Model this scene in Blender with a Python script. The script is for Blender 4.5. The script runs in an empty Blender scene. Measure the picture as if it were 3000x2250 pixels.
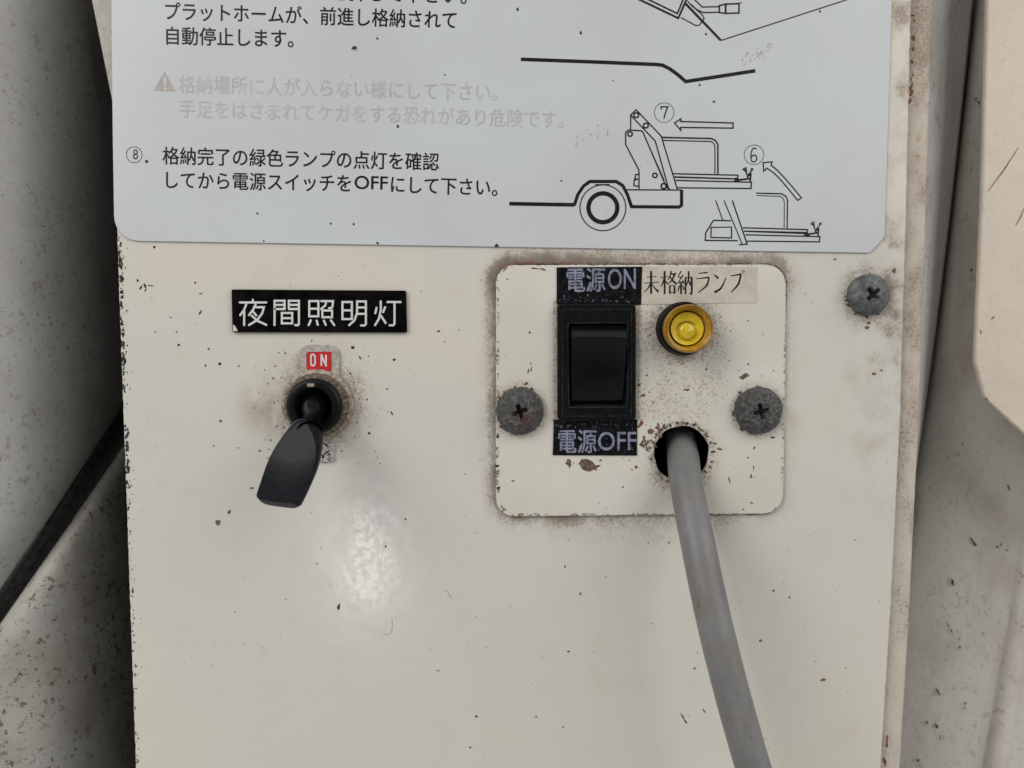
import bpy, bmesh, math, random
from mathutils import Vector, Matrix
from mathutils import noise as mnoise
from mathutils.geometry import tessellate_polygon

# ------------------------------------------------------------------ camera, world, lamps
S = bpy.context.scene
COL = S.collection
MM = 0.001                         # the scene is modelled in millimetres
F = 2304.0                         # focal length in photo pixels (3000 wide)
PITCH = math.radians(4.0)
DIST = 215.0
FWD = Vector((0, math.cos(PITCH), -math.sin(PITCH)))
UPV = Vector((0, math.sin(PITCH), math.cos(PITCH)))
RGT = Vector((1, 0, 0))
CAM = -FWD * DIST

cam_d = bpy.data.cameras.new('camera')
cam = bpy.data.objects.new('camera', cam_d)
COL.objects.link(cam)
cam_d.sensor_width = 36.0
cam_d.lens = 36.0 * F / 3000.0
cam_d.clip_start = 0.01
cam_d.clip_end = 50.0
cam.location = CAM * MM
cam.rotation_euler = (math.pi / 2 - PITCH, 0, 0)
cam_d.dof.use_dof = True
cam_d.dof.focus_distance = 0.212
cam_d.dof.aperture_fstop = 11.0
S.camera = cam


def U(px, py, h=0.0):
    """point (mm) standing h in front of the cover's face, seen at photo pixel px, py"""
    d = FWD + RGT * ((px - 1500.0) / F) + UPV * ((1125.0 - py) / F)
    t = (-h - CAM.y) / d.y
    return CAM + d * t


W = bpy.data.worlds.new('World')
S.world = W
W.use_nodes = True
bg = W.node_tree.nodes['Background']
# dim surroundings: pale above, darker floor, and the dark bulk of whoever stands in front of the box
_n, _l = W.node_tree.nodes, W.node_tree.links
_tc = _n.new('ShaderNodeTexCoord')
_sp = _n.new('ShaderNodeSeparateXYZ')
_l.new(_tc.outputs['Generated'], _sp.inputs[0])
_fr = _n.new('ShaderNodeMapRange')
_fr.interpolation_type = 'SMOOTHSTEP'
_l.new(_sp.outputs['Y'], _fr.inputs[0])
for _i, _q in enumerate((-0.96, -0.55, 0.12, 1.0)):
    _fr.inputs[1 + _i].default_value = _q
_up = _n.new('ShaderNodeMapRange')
_l.new(_sp.outputs['Z'], _up.inputs[0])
for _i, _q in enumerate((-1.0, 1.0, 0.34, 0.72)):
    _up.inputs[1 + _i].default_value = _q
_mu = _n.new('ShaderNodeMath')
_mu.operation = 'MULTIPLY'
_l.new(_fr.outputs[0], _mu.inputs[0])
_l.new(_up.outputs[0], _mu.inputs[1])
_l.new(_mu.outputs[0], bg.inputs['Strength'])
bg.inputs['Color'].default_value = (0.97, 0.985, 1.0, 1)


def area(name, loc, target, sx, sy, power, color=(1, 1, 1), spread=math.pi):
    l = bpy.data.lights.new(name, 'AREA')
    l.shape = 'RECTANGLE'
    l.size, l.size_y = sx, sy
    l.energy = power
    l.color = color
    l.spread = spread
    o = bpy.data.objects.new(name, l)
    COL.objects.link(o)
    o.location = loc
    o.rotation_euler = (Vector(target) - Vector(loc)).to_track_quat('-Z', 'Y').to_euler()
    return o


area('overhead_light', (-1.0, -0.95, 0.8), (0, 0, 0), 0.8, 0.9, 11.0, (1.0, 0.965, 0.91))
area('side_light', (1.15, -0.95, 0.75), (0.05, 0, 0), 1.3, 1.1, 9.5, (1.0, 0.965, 0.92))
_p = U(1080, 1625)
_v = (_p - CAM)
_r = Vector((_v.x, -_v.y, _v.z)).normalized()
area('highlight_lamp', (_p + _r * 1000) * MM, _p * MM, 0.042, 0.14, 0.34, (1.0, 0.98, 0.95))  # small lamp added at the mirror position for the highlight on the cover

S.view_settings.view_transform = 'Standard'
S.view_settings.look = 'None'
S.view_settings.exposure = 0.27
S.view_settings.gamma = 1.0
S.view_settings.use_curve_mapping = False
S.render.engine = 'CYCLES'
S.cycles.use_denoising = True
S.cycles.max_bounces = 8
R = random.Random(7)


# ------------------------------------------------------------------ node expressions
class X:
    def __init__(self, nt, s):
        self.nt, self.s = nt, s

    def _op(self, op, *args, clamp=False):
        n = self.nt.nodes.new('ShaderNodeMath')
        n.operation = op
        n.use_clamp = clamp
        for i, a in enumerate(args):
            if isinstance(a, X):
                self.nt.links.new(a.s, n.inputs[i])
            else:
                n.inputs[i].default_value = a
        return X(self.nt, n.outputs[0])

    def __add__(s, o): return s._op('ADD', s, o)
    __radd__ = __add__
    def __sub__(s, o): return s._op('SUBTRACT', s, o)
    def __rsub__(s, o): return s._op('SUBTRACT', o, s)
    def __mul__(s, o): return s._op('MULTIPLY', s, o)
    __rmul__ = __mul__
    def __truediv__(s, o): return s._op('DIVIDE', s, o)
    def max(s, o): return s._op('MAXIMUM', s, o)
    def min(s, o): return s._op('MINIMUM', s, o)
    def abs(s): return s._op('ABSOLUTE', s)
    def sqrt(s): return s._op('SQRT', s)
    def clamp(s): return s._op('ADD', s, 0.0, clamp=True)

    def ramp(s, a, b):
        """0 at a, 1 at b (a may exceed b)"""
        n = s.nt.nodes.new('ShaderNodeMapRange')
        n.interpolation_type = 'SMOOTHSTEP'
        s.nt.links.new(s.s, n.inputs[0])
        if a <= b:
            n.inputs[1].default_value, n.inputs[2].default_value = a, b
        else:
            n.inputs[1].default_value, n.inputs[2].default_value = b, a
            n.inputs[3].default_value, n.inputs[4].default_value = 1, 0
        return X(s.nt, n.outputs[0])


class Mat:
    def __init__(self, name):
        self.m = bpy.data.materials.new(name)
        self.m.use_nodes = True
        self.nt = self.m.node_tree
        self.b = self.nt.nodes['Principled BSDF']
        g = self.nt.nodes.new('ShaderNodeNewGeometry')
        v = self.nt.nodes.new('ShaderNodeVectorMath')
        v.operation = 'SCALE'
        self.nt.links.new(g.outputs['Position'], v.inputs[0])
        v.inputs['Scale'].default_value = 1000.0
        self.pos = v.outputs[0]
        sp = self.nt.nodes.new('ShaderNodeSeparateXYZ')
        self.nt.links.new(self.pos, sp.inputs[0])
        self.x, self.y, self.z = (X(self.nt, sp.outputs[i]) for i in range(3))

    def noise(self, scale, detail=3.0, rough=0.55, off=0.0, stretch=(1, 1, 1), dist=0.0):
        mp = self.nt.nodes.new('ShaderNodeMapping')
        self.nt.links.new(self.pos, mp.inputs[0])
        mp.inputs['Location'].default_value = (off, off * 1.7, off * 0.6)
        mp.inputs['Scale'].default_value = stretch
        n = self.nt.nodes.new('ShaderNodeTexNoise')
        self.nt.links.new(mp.outputs[0], n.inputs['Vector'])
        n.inputs['Scale'].default_value = scale
        n.inputs['Detail'].default_value = detail
        n.inputs['Roughness'].default_value = rough
        n.inputs['Distortion'].default_value = dist
        return X(self.nt, n.outputs[0])

    def mix(self, a, b, f):
        n = self.nt.nodes.new('ShaderNodeMix')
        n.data_type = 'RGBA'
        n.clamp_factor = True
        for s, i in ((f, 0), (a, 6), (b, 7)):
            if isinstance(s, X):
                self.nt.links.new(s.s, n.inputs[i])
            elif isinstance(s, (int, float)):
                n.inputs[i].default_value = s
            elif isinstance(s, tuple):
                n.inputs[i].default_value = (*s, 1)
            else:
                self.nt.links.new(s, n.inputs[i])
        return n.outputs[2]

    def set(self, color=None, rough=None, spec=None, metal=None, bump=None, bump_d=0.1, coat=None):
        def put(v, name):
            if v is None:
                return
            i = self.b.inputs[name]
            if isinstance(v, X):
                self.nt.links.new(v.s, i)
            elif isinstance(v, tuple):
                i.default_value = (*v, 1)
            elif isinstance(v, (int, float)):
                i.default_value = v
            else:
                self.nt.links.new(v, i)
        put(color, 'Base Color'); put(rough, 'Roughness'); put(spec, 'Specular IOR Level')
        put(metal, 'Metallic'); put(coat, 'Coat Weight')
        if bump is not None:
            n = self.nt.nodes.new('ShaderNodeBump')
            n.inputs['Strength'].default_value = 1.0
            n.inputs['Distance'].default_value = bump_d * MM
            self.nt.links.new(bump.s, n.inputs['Height'])
            self.nt.links.new(n.outputs[0], self.b.inputs['Normal'])
        return self.m

    # distance helpers in the XZ plane (mm)
    def circ(self, c, r):
        dx, dz = self.x - c.x, self.z - c.z
        return (dx * dx + dz * dz).sqrt() - r

    def box(self, c, hx, hz, r):
        qx = ((self.x - c.x).abs() - (hx - r)).max(0.0)
        qz = ((self.z - c.z).abs() - (hz - r)).max(0.0)
        return (qx * qx + qz * qz).sqrt() - r


def speckle(m, amount, seed, scale=2.6):
    """grain that fills in as amount goes 0..1"""
    n = m.noise(scale, 3.0, 0.65, seed)
    t = n + amount * 0.42
    return t.ramp(0.66, 0.78)


# key places on the cover
PLATE_TL, PLATE_TR, PLATE_BR, PLATE_BL = U(1455, 779, 1), U(2302, 776, 1), U(2292, 1503, 1), U(1455, 1511, 1)
PC = (PLATE_TL + PLATE_BR) / 2
PHX, PHZ, PR = (PLATE_TR.x - PLATE_TL.x) / 2, (PLATE_TL.z - PLATE_BL.z) / 2, 5.2
TOG = U(930, 1187, 1)
LAMP = U(1999, 963, 1)
HOLE = U(1997, 1328, 1)
SCREWS = [(U(1523, 1203, 1.5), 6.5, 0.35), (U(2220, 1202, 1.5), 6.5, 0.25), (U(2541, 864, 0), 5.7, 0.75)]

PAINT = (0.60, 0.572, 0.498)
GRIME = (0.20, 0.145, 0.105)
SOOT = (0.055, 0.04, 0.033)
RUST = (0.22, 0.085, 0.03)


def paint_cover():
    m = Mat('cream_paint_dirty')
    big = m.noise(0.012, 3, 0.5, 3)
    mid = m.noise(0.07, 4, 0.6, 9)
    col = m.mix(PAINT, (0.57, 0.555, 0.515), big.ramp(0.35, 0.65))
    col = m.mix(col, (0.54, 0.475, 0.39), mid.ramp(0.52, 0.8) * 0.45)
    # grime round the screwed plate
    dp = m.box(PC, PHX, PHZ, PR)
    side = (PC.x - m.x).ramp(0.0, PHX) * 0.42 + (m.z - PC.z).ramp(PHZ * 0.6, PHZ * 1.05) * 0.42 + 0.26
    wob = m.noise(0.16, 3, 0.6, 21)
    a1 = dp.ramp(6.5, 0.2) * side * (wob * 1.3 + 0.35)
    tight = dp.ramp(2.1, 0.0) * side
    # round the toggle switch, screws, under the sign, along the right edge
    dt = m.circ(TOG, 9.0)
    a2 = dt.ramp(13.0, 0.0) * (wob * 1.1 + 0.2) * 0.62
    ds = m.circ(SCREWS[2][0], SCREWS[2][1])
    a3 = ds.ramp(5.0, 0.0) * 0.4
    smear = m.circ(U(775, 1190), 2.0).ramp(9.0, 0.0)
    edge = m.x.ramp(82.0, 104.0) * m.z.ramp(-60.0, 20.0) * m.noise(0.09, 4, 0.6, 33).ramp(0.38, 0.72)
    under = (m.z - (m.x * -0.0145 + 38.3)).abs().ramp(4.0, 0.0) * m.x.ramp(-20.0, 60.0) * m.noise(0.12, 3, 0.6, 12).ramp(0.4, 0.7) * 0.7
    low = m.box(U(1880, 1545), 24.0, 2.0, 1.0).ramp(5.0, 0.0) * 0.4
    amt = (a1.max(a2).max(a3) + edge * 0.55 + under * 0.6 + low * wob).clamp()
    soft = (amt * 0.62 * m.noise(0.35, 4, 0.65, 88, (1, 1, 0.6)).ramp(0.3, 0.62) + smear * 0.42 * wob.ramp(0.25, 0.6) + edge * 0.28 + tight * 0.4).clamp()
    col = m.mix(col, (0.27, 0.19, 0.13), soft)
    sp = (speckle(m, amt.clamp(), 5.0, 1.5) + speckle(m, amt.clamp(), 9.0, 3.0) * 0.5).clamp()
    col = m.mix(col, GRIME, sp * amt.ramp(0.04, 0.45) * 0.48)
    sp2 = speckle(m, (amt * 1.3).clamp(), 15.0, 1.3)
    col = m.mix(col, SOOT, sp2 * amt.ramp(0.35, 0.9) * 0.5)
    rust = (tight * m.noise(0.2, 3, 0.7, 41).ramp(0.5, 0.62)).clamp()
    col = m.mix(col, RUST, rust * 0.55)
    # thin black line of dirt in the joint
    col = m.mix(col, (0.03, 0.022, 0.018), dp.ramp(0.75, 0.15) * m.noise(0.5, 3, 0.6, 2).ramp(0.38, 0.55) * 0.8)
    # faint pepper everywhere
    pep = m.noise(0.85, 2.5, 0.7, 77).ramp(0.735, 0.79)
    col = m.mix(col, (0.21, 0.18, 0.14), pep * 0.55)
    pep2 = m.noise(0.28, 4, 0.75, 57).ramp(0.655, 0.74)
    col = m.mix(col, (0.36, 0.315, 0.25), pep2 * 0.35)
    # worn gloss: matt patches and polished ones
    gl = m.noise(0.55, 5, 0.7, 18)
    rough = gl.ramp(0.36, 0.6) * -0.08 + 0.23 + amt * 0.3
    bump = m.noise(0.10, 2, 0.5, 8) + m.noise(0.9, 2, 0.5, 4) * 0.03
    return m.set(col, rough, 0.42, bump=bump, bump_d=0.10)


def paint_plate():
    m = Mat('cream_paint_plate')
    big = m.noise(0.03, 3, 0.5, 13)
    wob = m.noise(0.18, 3, 0.6, 25)
    col = m.mix((0.61, 0.588, 0.525), (0.565, 0.54, 0.47), big.ramp(0.35, 0.65))
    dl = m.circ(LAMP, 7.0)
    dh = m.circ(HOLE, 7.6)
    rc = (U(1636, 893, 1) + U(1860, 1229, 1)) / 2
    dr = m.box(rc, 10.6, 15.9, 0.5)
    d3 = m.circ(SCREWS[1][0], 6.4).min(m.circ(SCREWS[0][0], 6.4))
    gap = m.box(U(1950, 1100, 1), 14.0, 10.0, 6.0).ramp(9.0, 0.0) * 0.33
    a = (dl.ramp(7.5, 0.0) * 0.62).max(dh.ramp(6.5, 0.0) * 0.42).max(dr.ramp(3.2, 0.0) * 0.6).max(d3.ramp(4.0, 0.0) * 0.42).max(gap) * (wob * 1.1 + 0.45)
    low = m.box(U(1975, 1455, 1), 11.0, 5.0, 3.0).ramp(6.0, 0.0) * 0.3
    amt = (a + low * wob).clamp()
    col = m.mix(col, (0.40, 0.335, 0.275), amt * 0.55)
    sp = (speckle(m, amt, 55.0, 1.35) + speckle(m, amt, 59.0, 2.8) * 0.45).clamp()
    col = m.mix(col, (0.19, 0.14, 0.115), sp * amt.ramp(0.05, 0.5) * 0.55)
    edge = m.box(PC, PHX, PHZ, PR)
    wear_glint = (edge.ramp(-0.55, -0.1) * m.noise(0.9, 3, 0.6, 44).ramp(0.52, 0.6))
    col = m.mix(col, (0.10, 0.065, 0.045), wear_glint * 0.8)
    rustn = (dh.ramp(4.0, 0.3).max(dr.ramp(2.0, 0.2)) * m.noise(0.5, 3, 0.65, 71).ramp(0.56, 0.64))
    col = m.mix(col, (0.30, 0.13, 0.055), rustn * 0.6)
    bare = dh.ramp(2.1, 0.5) * m.noise(0.55, 4, 0.7, 91).ramp(0.5, 0.56)
    col = m.mix(col, (0.20, 0.19, 0.18), bare * 0.85)
    pep = m.noise(0.9, 2.5, 0.7, 37).ramp(0.735, 0.79)
    col = m.mix(col, (0.2, 0.17, 0.14), pep * 0.55)
    bump = m.noise(0.3, 4, 0.6, 8)
    return m.set(col, m.noise(0.3, 4, 0.6, 18) * 0.2 + 0.32 + amt * 0.25, 0.45, bump=bump, bump_d=0.12)


def paint_body(name, base, dark, spots=0.5, seed=1.0, rough=0.45, streak=(1, 1, 1), mott=0.5):
    m = Mat(name)
    clump = m.noise(0.06, 3, 0.6, seed + 50).ramp(0.36, 0.56) * 0.8 + 0.2
    col = m.mix(base, dark, m.noise(0.035, 4, 0.6, seed, streak).ramp(0.42, 0.75) * mott)
    col = m.mix(col, (0.11, 0.085, 0.06), m.noise(0.36, 4, 0.75, seed + 7, streak).ramp(0.565, 0.63) * clump * spots)
    col = m.mix(col, (0.03, 0.025, 0.02), m.noise(0.62, 3, 0.7, seed + 19, streak).ramp(0.61, 0.655) * clump * spots)
    fine = m.noise(2.4, 3, 0.7, seed + 31)
    col = m.mix(col, dark, fine.ramp(0.5, 0.75) * mott * 0.6)
    return m.set(col, rough, 0.4, bump=m.noise(0.3, 4, 0.6, seed), bump_d=0.2)


def flange_paint():
    m = Mat('grimy_flange_paint')
    g = m.noise(0.12, 4, 0.65, 6, (1, 1, 0.5))
    col = m.mix((0.52, 0.47, 0.40), (0.34, 0.27, 0.215), g.ramp(0.3, 0.65) * (m.z.ramp(-95.0, 60.0) * 0.5 + 0.3))
    col = m.mix(col, (0.16, 0.115, 0.085), speckle(m, g.ramp(0.3, 0.7) * 0.6, 12.0, 1.3) * 0.45)
    col = m.mix(col, (0.30, 0.15, 0.05), m.noise(0.25, 4, 0.7, 61).ramp(0.62, 0.7) * m.z.ramp(20.0, 70.0) * 0.6)
    return m.set(col, 0.55, 0.3, bump=m.noise(0.6, 4, 0.6, 8), bump_d=0.2)


def plain(name, color, rough=0.5, spec=0.5, var=0.12, scale=0.6, metal=0.0, bump_d=0.03, coat=None):
    m = Mat(name)
    dk = tuple(c * (1 - var * 2) for c in color)
    lt = tuple(min(1, c * (1 + var)) for c in color)
    col = m.mix(dk, lt, m.noise(scale, 4, 0.6, 5).ramp(0.3, 0.7))
    n = m.noise(scale * 2, 4, 0.6, 9)
    return m.set(col, n * 0.16 + (rough - 0.08), spec, metal, bump=m.noise(scale * 3, 3, 0.6, 2), bump_d=bump_d, coat=coat)


def sign_face():
    m = Mat('white_sign_laminate')
    col = m.mix((0.535, 0.56, 0.58), (0.505, 0.515, 0.535), m.noise(0.02, 3, 0.5, 3).ramp(0.35, 0.65))
    col = m.mix(col, (0.50, 0.485, 0.465), m.noise(0.13, 4, 0.65, 8).ramp(0.55, 0.8) * 0.28)
    col = m.mix(col, (0.30, 0.27, 0.26), m.noise(0.5, 3, 0.7, 28).ramp(0.725, 0.79) * 0.45)
    e = m.x.ramp(95.0, 103.5) * m.noise(0.3, 3, 0.6, 5).ramp(0.45, 0.7)
    col = m.mix(col, (0.45, 0.41, 0.36), e * 0.3)
    return m.set(col, m.noise(0.08, 4, 0.6, 4) * 0.12 + 0.22, 0.35, bump=m.noise(0.05, 2, 0.5, 2), bump_d=0.10)


def screw_metal():
    m = Mat('corroded_zinc')
    n1, n2 = m.noise(0.9, 5, 0.7, 3), m.noise(0.35, 3, 0.6, 7)
    col = m.mix((0.045, 0.045, 0.045), (0.155, 0.153, 0.15), n1.ramp(0.40, 0.70))
    col = m.mix(col, (0.10, 0.095, 0.085), n2.ramp(0.5, 0.7))
    rz = m.circ(U(1535, 1225, 3), 0.5).ramp(3.6, 0.0) * m.noise(0.8, 3, 0.6, 2).ramp(0.42, 0.6)
    col = m.mix(col, (0.13, 0.035, 0.015), rz * 0.75)
    return m.set(col, n1 * 0.35 + 0.2, 0.5, n2.ramp(0.3, 0.7) * 0.6, bump=n1, bump_d=0.9)


def cable_rubber():
    m = Mat('grey_cable_sheath')
    col = m.mix((0.135, 0.136, 0.136), (0.175, 0.174, 0.170), m.noise(0.15, 4, 0.6, 3, (1, 1, 0.4)).ramp(0.35, 0.7))
    col = m.mix(col, (0.17, 0.135, 0.11), m.noise(0.12, 4, 0.7, 13).ramp(0.5, 0.68) * 0.7)
    col = m.mix(col, (0.07, 0.06, 0.055), m.noise(0.5, 4, 0.75, 23, (1, 1, 0.5)).ramp(0.63, 0.70) * 0.55)
    col = m.mix(col, (0.30, 0.295, 0.285), m.noise(0.35, 4, 0.75, 83, (1, 1, 0.25)).ramp(0.64, 0.72) * 0.4)
    return m.set(col, m.noise(0.4, 4, 0.6, 4) * 0.2 + 0.34, 0.4, bump=m.noise(0.7, 4, 0.6, 1), bump_d=0.12)


def washer_mat():
    m = Mat('dirty_nut_metal')
    n = m.noise(0.9, 4, 0.7, 3)
    col = m.mix((0.40, 0.36, 0.30), (0.19, 0.14, 0.10), n.ramp(0.4, 0.62))
    col = m.mix(col, (0.04, 0.03, 0.025), m.noise(2.0, 3, 0.7, 8).ramp(0.58, 0.66) * 0.8)
    return m.set(col, 0.6, 0.4, 0.15, bump=n, bump_d=0.3)


def amber(name, col, tr, rough=0.15):
    m = Mat(name)
    m.set(m.mix(col, tuple(c * 0.75 for c in col), m.noise(0.5, 3, 0.6, 1).ramp(0.4, 0.6)), rough, 0.5)
    m.b.inputs['Transmission Weight'].default_value = tr
    m.b.inputs['IOR'].default_value = 1.45
    return m.m


M = dict(
    cover=paint_cover(), plate=paint_plate(), flange=flange_paint(), sign=sign_face(), screw=screw_metal(),
    cable=cable_rubber(), nut=washer_mat(), grease=plain('greasy_nut_metal', (0.17, 0.125, 0.09), 0.5, 0.4, 0.42, 1.4, 0.2, 0.3),
    housing=paint_body('housing_paint', (0.42, 0.40, 0.35), (0.2, 0.17, 0.13), 0.6, 4.0),
    left=paint_body('grey_white_body_paint', (0.34, 0.335, 0.31), (0.235, 0.22, 0.19), 0.45, 2.0, 0.62, mott=0.45),
    low=paint_body('dusty_body_paint', (0.36, 0.35, 0.32), (0.17, 0.14, 0.105), 1.0, 12.0, 0.65, mott=0.55),
    recess=paint_body('stained_recess_paint', (0.55, 0.52, 0.465), (0.34, 0.29, 0.24), 0.3, 22.0, 0.45, (1.6, 1, 0.9), 0.6),
    strip=paint_body('bare_grey_steel', (0.44, 0.425, 0.40), (0.24, 0.225, 0.205), 0.5, 32.0, 0.38, (1, 1, 0.5), 0.7),
    door=paint_body('warm_cream_body_paint', (0.60, 0.53, 0.44), (0.47, 0.40, 0.335), 0.12, 42.0, 0.5, mott=0.5),
    rib=paint_body('cream_rib_paint', (0.55, 0.515, 0.46), (0.30, 0.25, 0.20), 0.5, 52.0, 0.4, mott=0.5),
    black=plain('black_plastic', (0.0055, 0.0058, 0.0068), 0.36, 0.16, 0.2, 0.8),
    gloss=plain('glossy_black_plastic', (0.0028, 0.0028, 0.0033), 0.16, 0.24, 0.15, 0.8),
    lever=plain('charcoal_lever_plastic', (0.0065, 0.007, 0.0095), 0.2, 0.085, 0.15, 0.5),
    seal=plain('dusty_black_rubber', (0.018, 0.017, 0.016), 0.7, 0.3, 0.5, 0.5, bump_d=0.6),
    ink=plain('black_print', (0.014, 0.014, 0.018), 0.35, 0.25, 0.25, 0.5, bump_d=0),
    thin_ink=plain('thin_grey_print', (0.12, 0.12, 0.125), 0.35, 0.35, 0.2, 0.5, bump_d=0),
    faded=plain('faded_warm_print', (0.455, 0.445, 0.43), 0.35, 0.35, 0.06, 0.12, bump_d=0),
    tri=plain('faded_triangle_print', (0.40, 0.375, 0.345), 0.35, 0.35, 0.06, 0.3, bump_d=0),
    label=plain('black_engraving_plastic', (0.005, 0.0044, 0.005), 0.22, 0.10, 0.35, 0.25, bump_d=0.02),
    letter=plain('white_engraved_letter', (0.60, 0.59, 0.57), 0.5, 0.3, 0.05, 0.5),
    tape=plain('black_label_tape', (0.006, 0.006, 0.0078), 0.4, 0.16, 0.5, 0.9, bump_d=0.05),
    tapeletter=plain('grey_blue_label_ink', (0.20, 0.215, 0.29), 0.5, 0.3, 0.22, 0.9),
    clear=plain('yellowed_clear_tape', (0.53, 0.485, 0.41), 0.28, 0.4, 0.06, 0.25, bump_d=0.08),
    mincho=plain('black_tape_ink', (0.012, 0.012, 0.013), 0.4, 0.3, 0.2, 0.5, bump_d=0),
    screwpaint=plain('grey_painted_screw', (0.105, 0.112, 0.113), 0.45, 0.5, 0.3, 0.5, 0.2, 0.25),
    red=plain('red_enamel', (0.50, 0.016, 0.02), 0.4, 0.4, 0.1, 0.6),
    white=plain('off_white_enamel', (0.62, 0.60, 0.57), 0.45, 0.4, 0.08, 0.6),
    legend=plain('dull_legend_metal', (0.43, 0.405, 0.36), 0.42, 0.5, 0.16, 0.9, 0.15, 0.08),
    foil=plain('scratched_foil', (0.36, 0.36, 0.36), 0.35, 0.5, 0.45, 1.6, 0.4, 0.3),
    chip=plain('exposed_dark_primer', (0.045, 0.038, 0.032), 0.7, 0.2, 0.4, 1.5),
    brown=plain('bare_brown_primer', (0.15, 0.10, 0.075), 0.7, 0.2, 0.3, 1.0),
    rustchip=plain('rust_spot', (0.22, 0.085, 0.03), 0.8, 0.2, 0.3, 1.5),
    wear_glint=plain('painted_edge_glint', (0.04, 0.04, 0.043), 0.5, 0.3, 0.5, 0.7),  # paler black that paints edge highlights on the rocker bezel
    gap_shade=plain('gap_shade_dark', (0.035, 0.031, 0.027), 0.8, 0.2, 0.4, 0.15),  # unseen side walls, coloured dark so little light bounces into the gap
    hair=plain('faint_hairline', (0.36, 0.335, 0.29), 0.6, 0.2, 0.1, 0.5),
    pinkmark=plain('faint_scuff', (0.40, 0.34, 0.33), 0.6, 0.2, 0.2, 1.5),
    amber=amber('amber_lens_plastic', (0.55, 0.27, 0.012), 0.5, 0.10),
    amberdark=amber('deep_amber_plastic', (0.50, 0.26, 0.010), 0.15, 0.2),
    yellow=plain('yellow_reflector', (0.76, 0.55, 0.025), 0.28, 0.5, 0.06, 0.5, coat=0.3),
    bulb=plain('yellow_bulb_cap', (0.62, 0.46, 0.015), 0.2, 0.5, 0.08, 0.5, coat=0.4),
    olive=plain('olive_reflector_ring', (0.19, 0.14, 0.02), 0.3, 0.5, 0.1, 0.8),
    dark=plain('dark_interior', (0.012, 0.012, 0.012), 0.8, 0.1, 0.2, 0.2),
)


# ------------------------------------------------------------------ objects
ORG = {}


def tag(o, label=None, cat=None, group=None, kind=None):
    for k, v in (('label', label), ('category', cat), ('group', group), ('kind', kind)):
        if v:
            o[k] = v
    return o


def thing(name, at, label, cat, group=None):
    o = bpy.data.objects.new(name, None)
    COL.objects.link(o)
    o.empty_display_size = 0.01
    o.location = Vector(at) * MM
    ORG[o] = Vector(at)
    return tag(o, label, cat, group)


class MB:
    """collects shapes in millimetres; build() links them as ONE mesh object"""
    def __init__(self):
        self.v, self.f, self.mi, self.sm = [], [], [], []

    def add(self, vs, fs, mi=0, smooth=False):
        n = len(self.v)
        self.v += [Vector(p) for p in vs]
        for f in fs:
            self.f.append([i + n for i in f])
            self.mi.append(mi)
            self.sm.append(smooth)

    def bm(self, b, mi=0, smooth=False):
        b.verts.index_update()
        self.add([v.co.copy() for v in b.verts], [[v.index for v in f.verts] for f in b.faces], mi, smooth)
        b.free()

    def build(self, name, mats, parent=None, at=None, auto=None):
        if not isinstance(mats, (list, tuple)):
            mats = [mats]
        org = ORG[parent] if parent is not None else Vector(at)
        me = bpy.data.meshes.new(name)
        me.from_pydata([(p - org) * MM for p in self.v], [], self.f)
        for m in mats:
            me.materials.append(m)
        for p, mi, sm in zip(me.polygons, self.mi, self.sm):
            p.material_index = mi
            p.use_smooth = sm
        if auto is not None:
            me.set_sharp_from_angle(angle=math.radians(auto))
        me.validate()
        me.update()
        o = bpy.data.objects.new(name, me)
        COL.objects.link(o)
        if parent is not None:
            o.parent = parent
        else:
            o.location = org * MM
        ORG[o] = org
        return o


def arc_poly(pts, radii, n=7):
    """closed outline with rounded corners (points are 2D)"""
    out = []
    k = len(pts)
    for i in range(k):
        p, a, b = Vector(pts[i]), Vector(pts[i - 1]), Vector(pts[(i + 1) % k])
        r = radii[i] if isinstance(radii, (list, tuple)) else radii
        if r <= 0:
            out.append(p)
            continue
        u, w = (a - p).normalized(), (b - p).normalized()
        ang = u.angle(w)
        d = r / math.tan(ang / 2)
        s, e = p + u * d, p + w * d
        c = p + (u + w).normalized() * (r / math.sin(ang / 2))
        a0 = math.atan2(s.y - c.y, s.x - c.x)
        a1 = math.atan2(e.y - c.y, e.x - c.x)
        da = (a1 - a0 + math.pi) % (2 * math.pi) - math.pi
        for j in range(n + 1):
            t = a0 + da * j / n
            out.append(c + Vector((math.cos(t), math.sin(t))) * r)
    return out


def ragged(poly, step, amp, seed):
    """break up an outline with small irregular steps"""
    out = []
    k = len(poly)
    for i in range(k):
        a, b = poly[i], poly[(i + 1) % k]
        n = max(1, int((b - a).length / step))
        t = (b - a).normalized() if (b - a).length > 1e-6 else Vector((1, 0))
        nn = Vector((-t.y, t.x))
        for j in range(n):
            p = a + (b - a) * (j / n)
            q = mnoise.noise(Vector((p.x * 0.9, p.y * 0.9, seed))) + 0.6 * mnoise.noise(Vector((p.x * 2.9, p.y * 2.9, seed + 5)))
            out.append(p + nn * amp * q)
    return out


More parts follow.
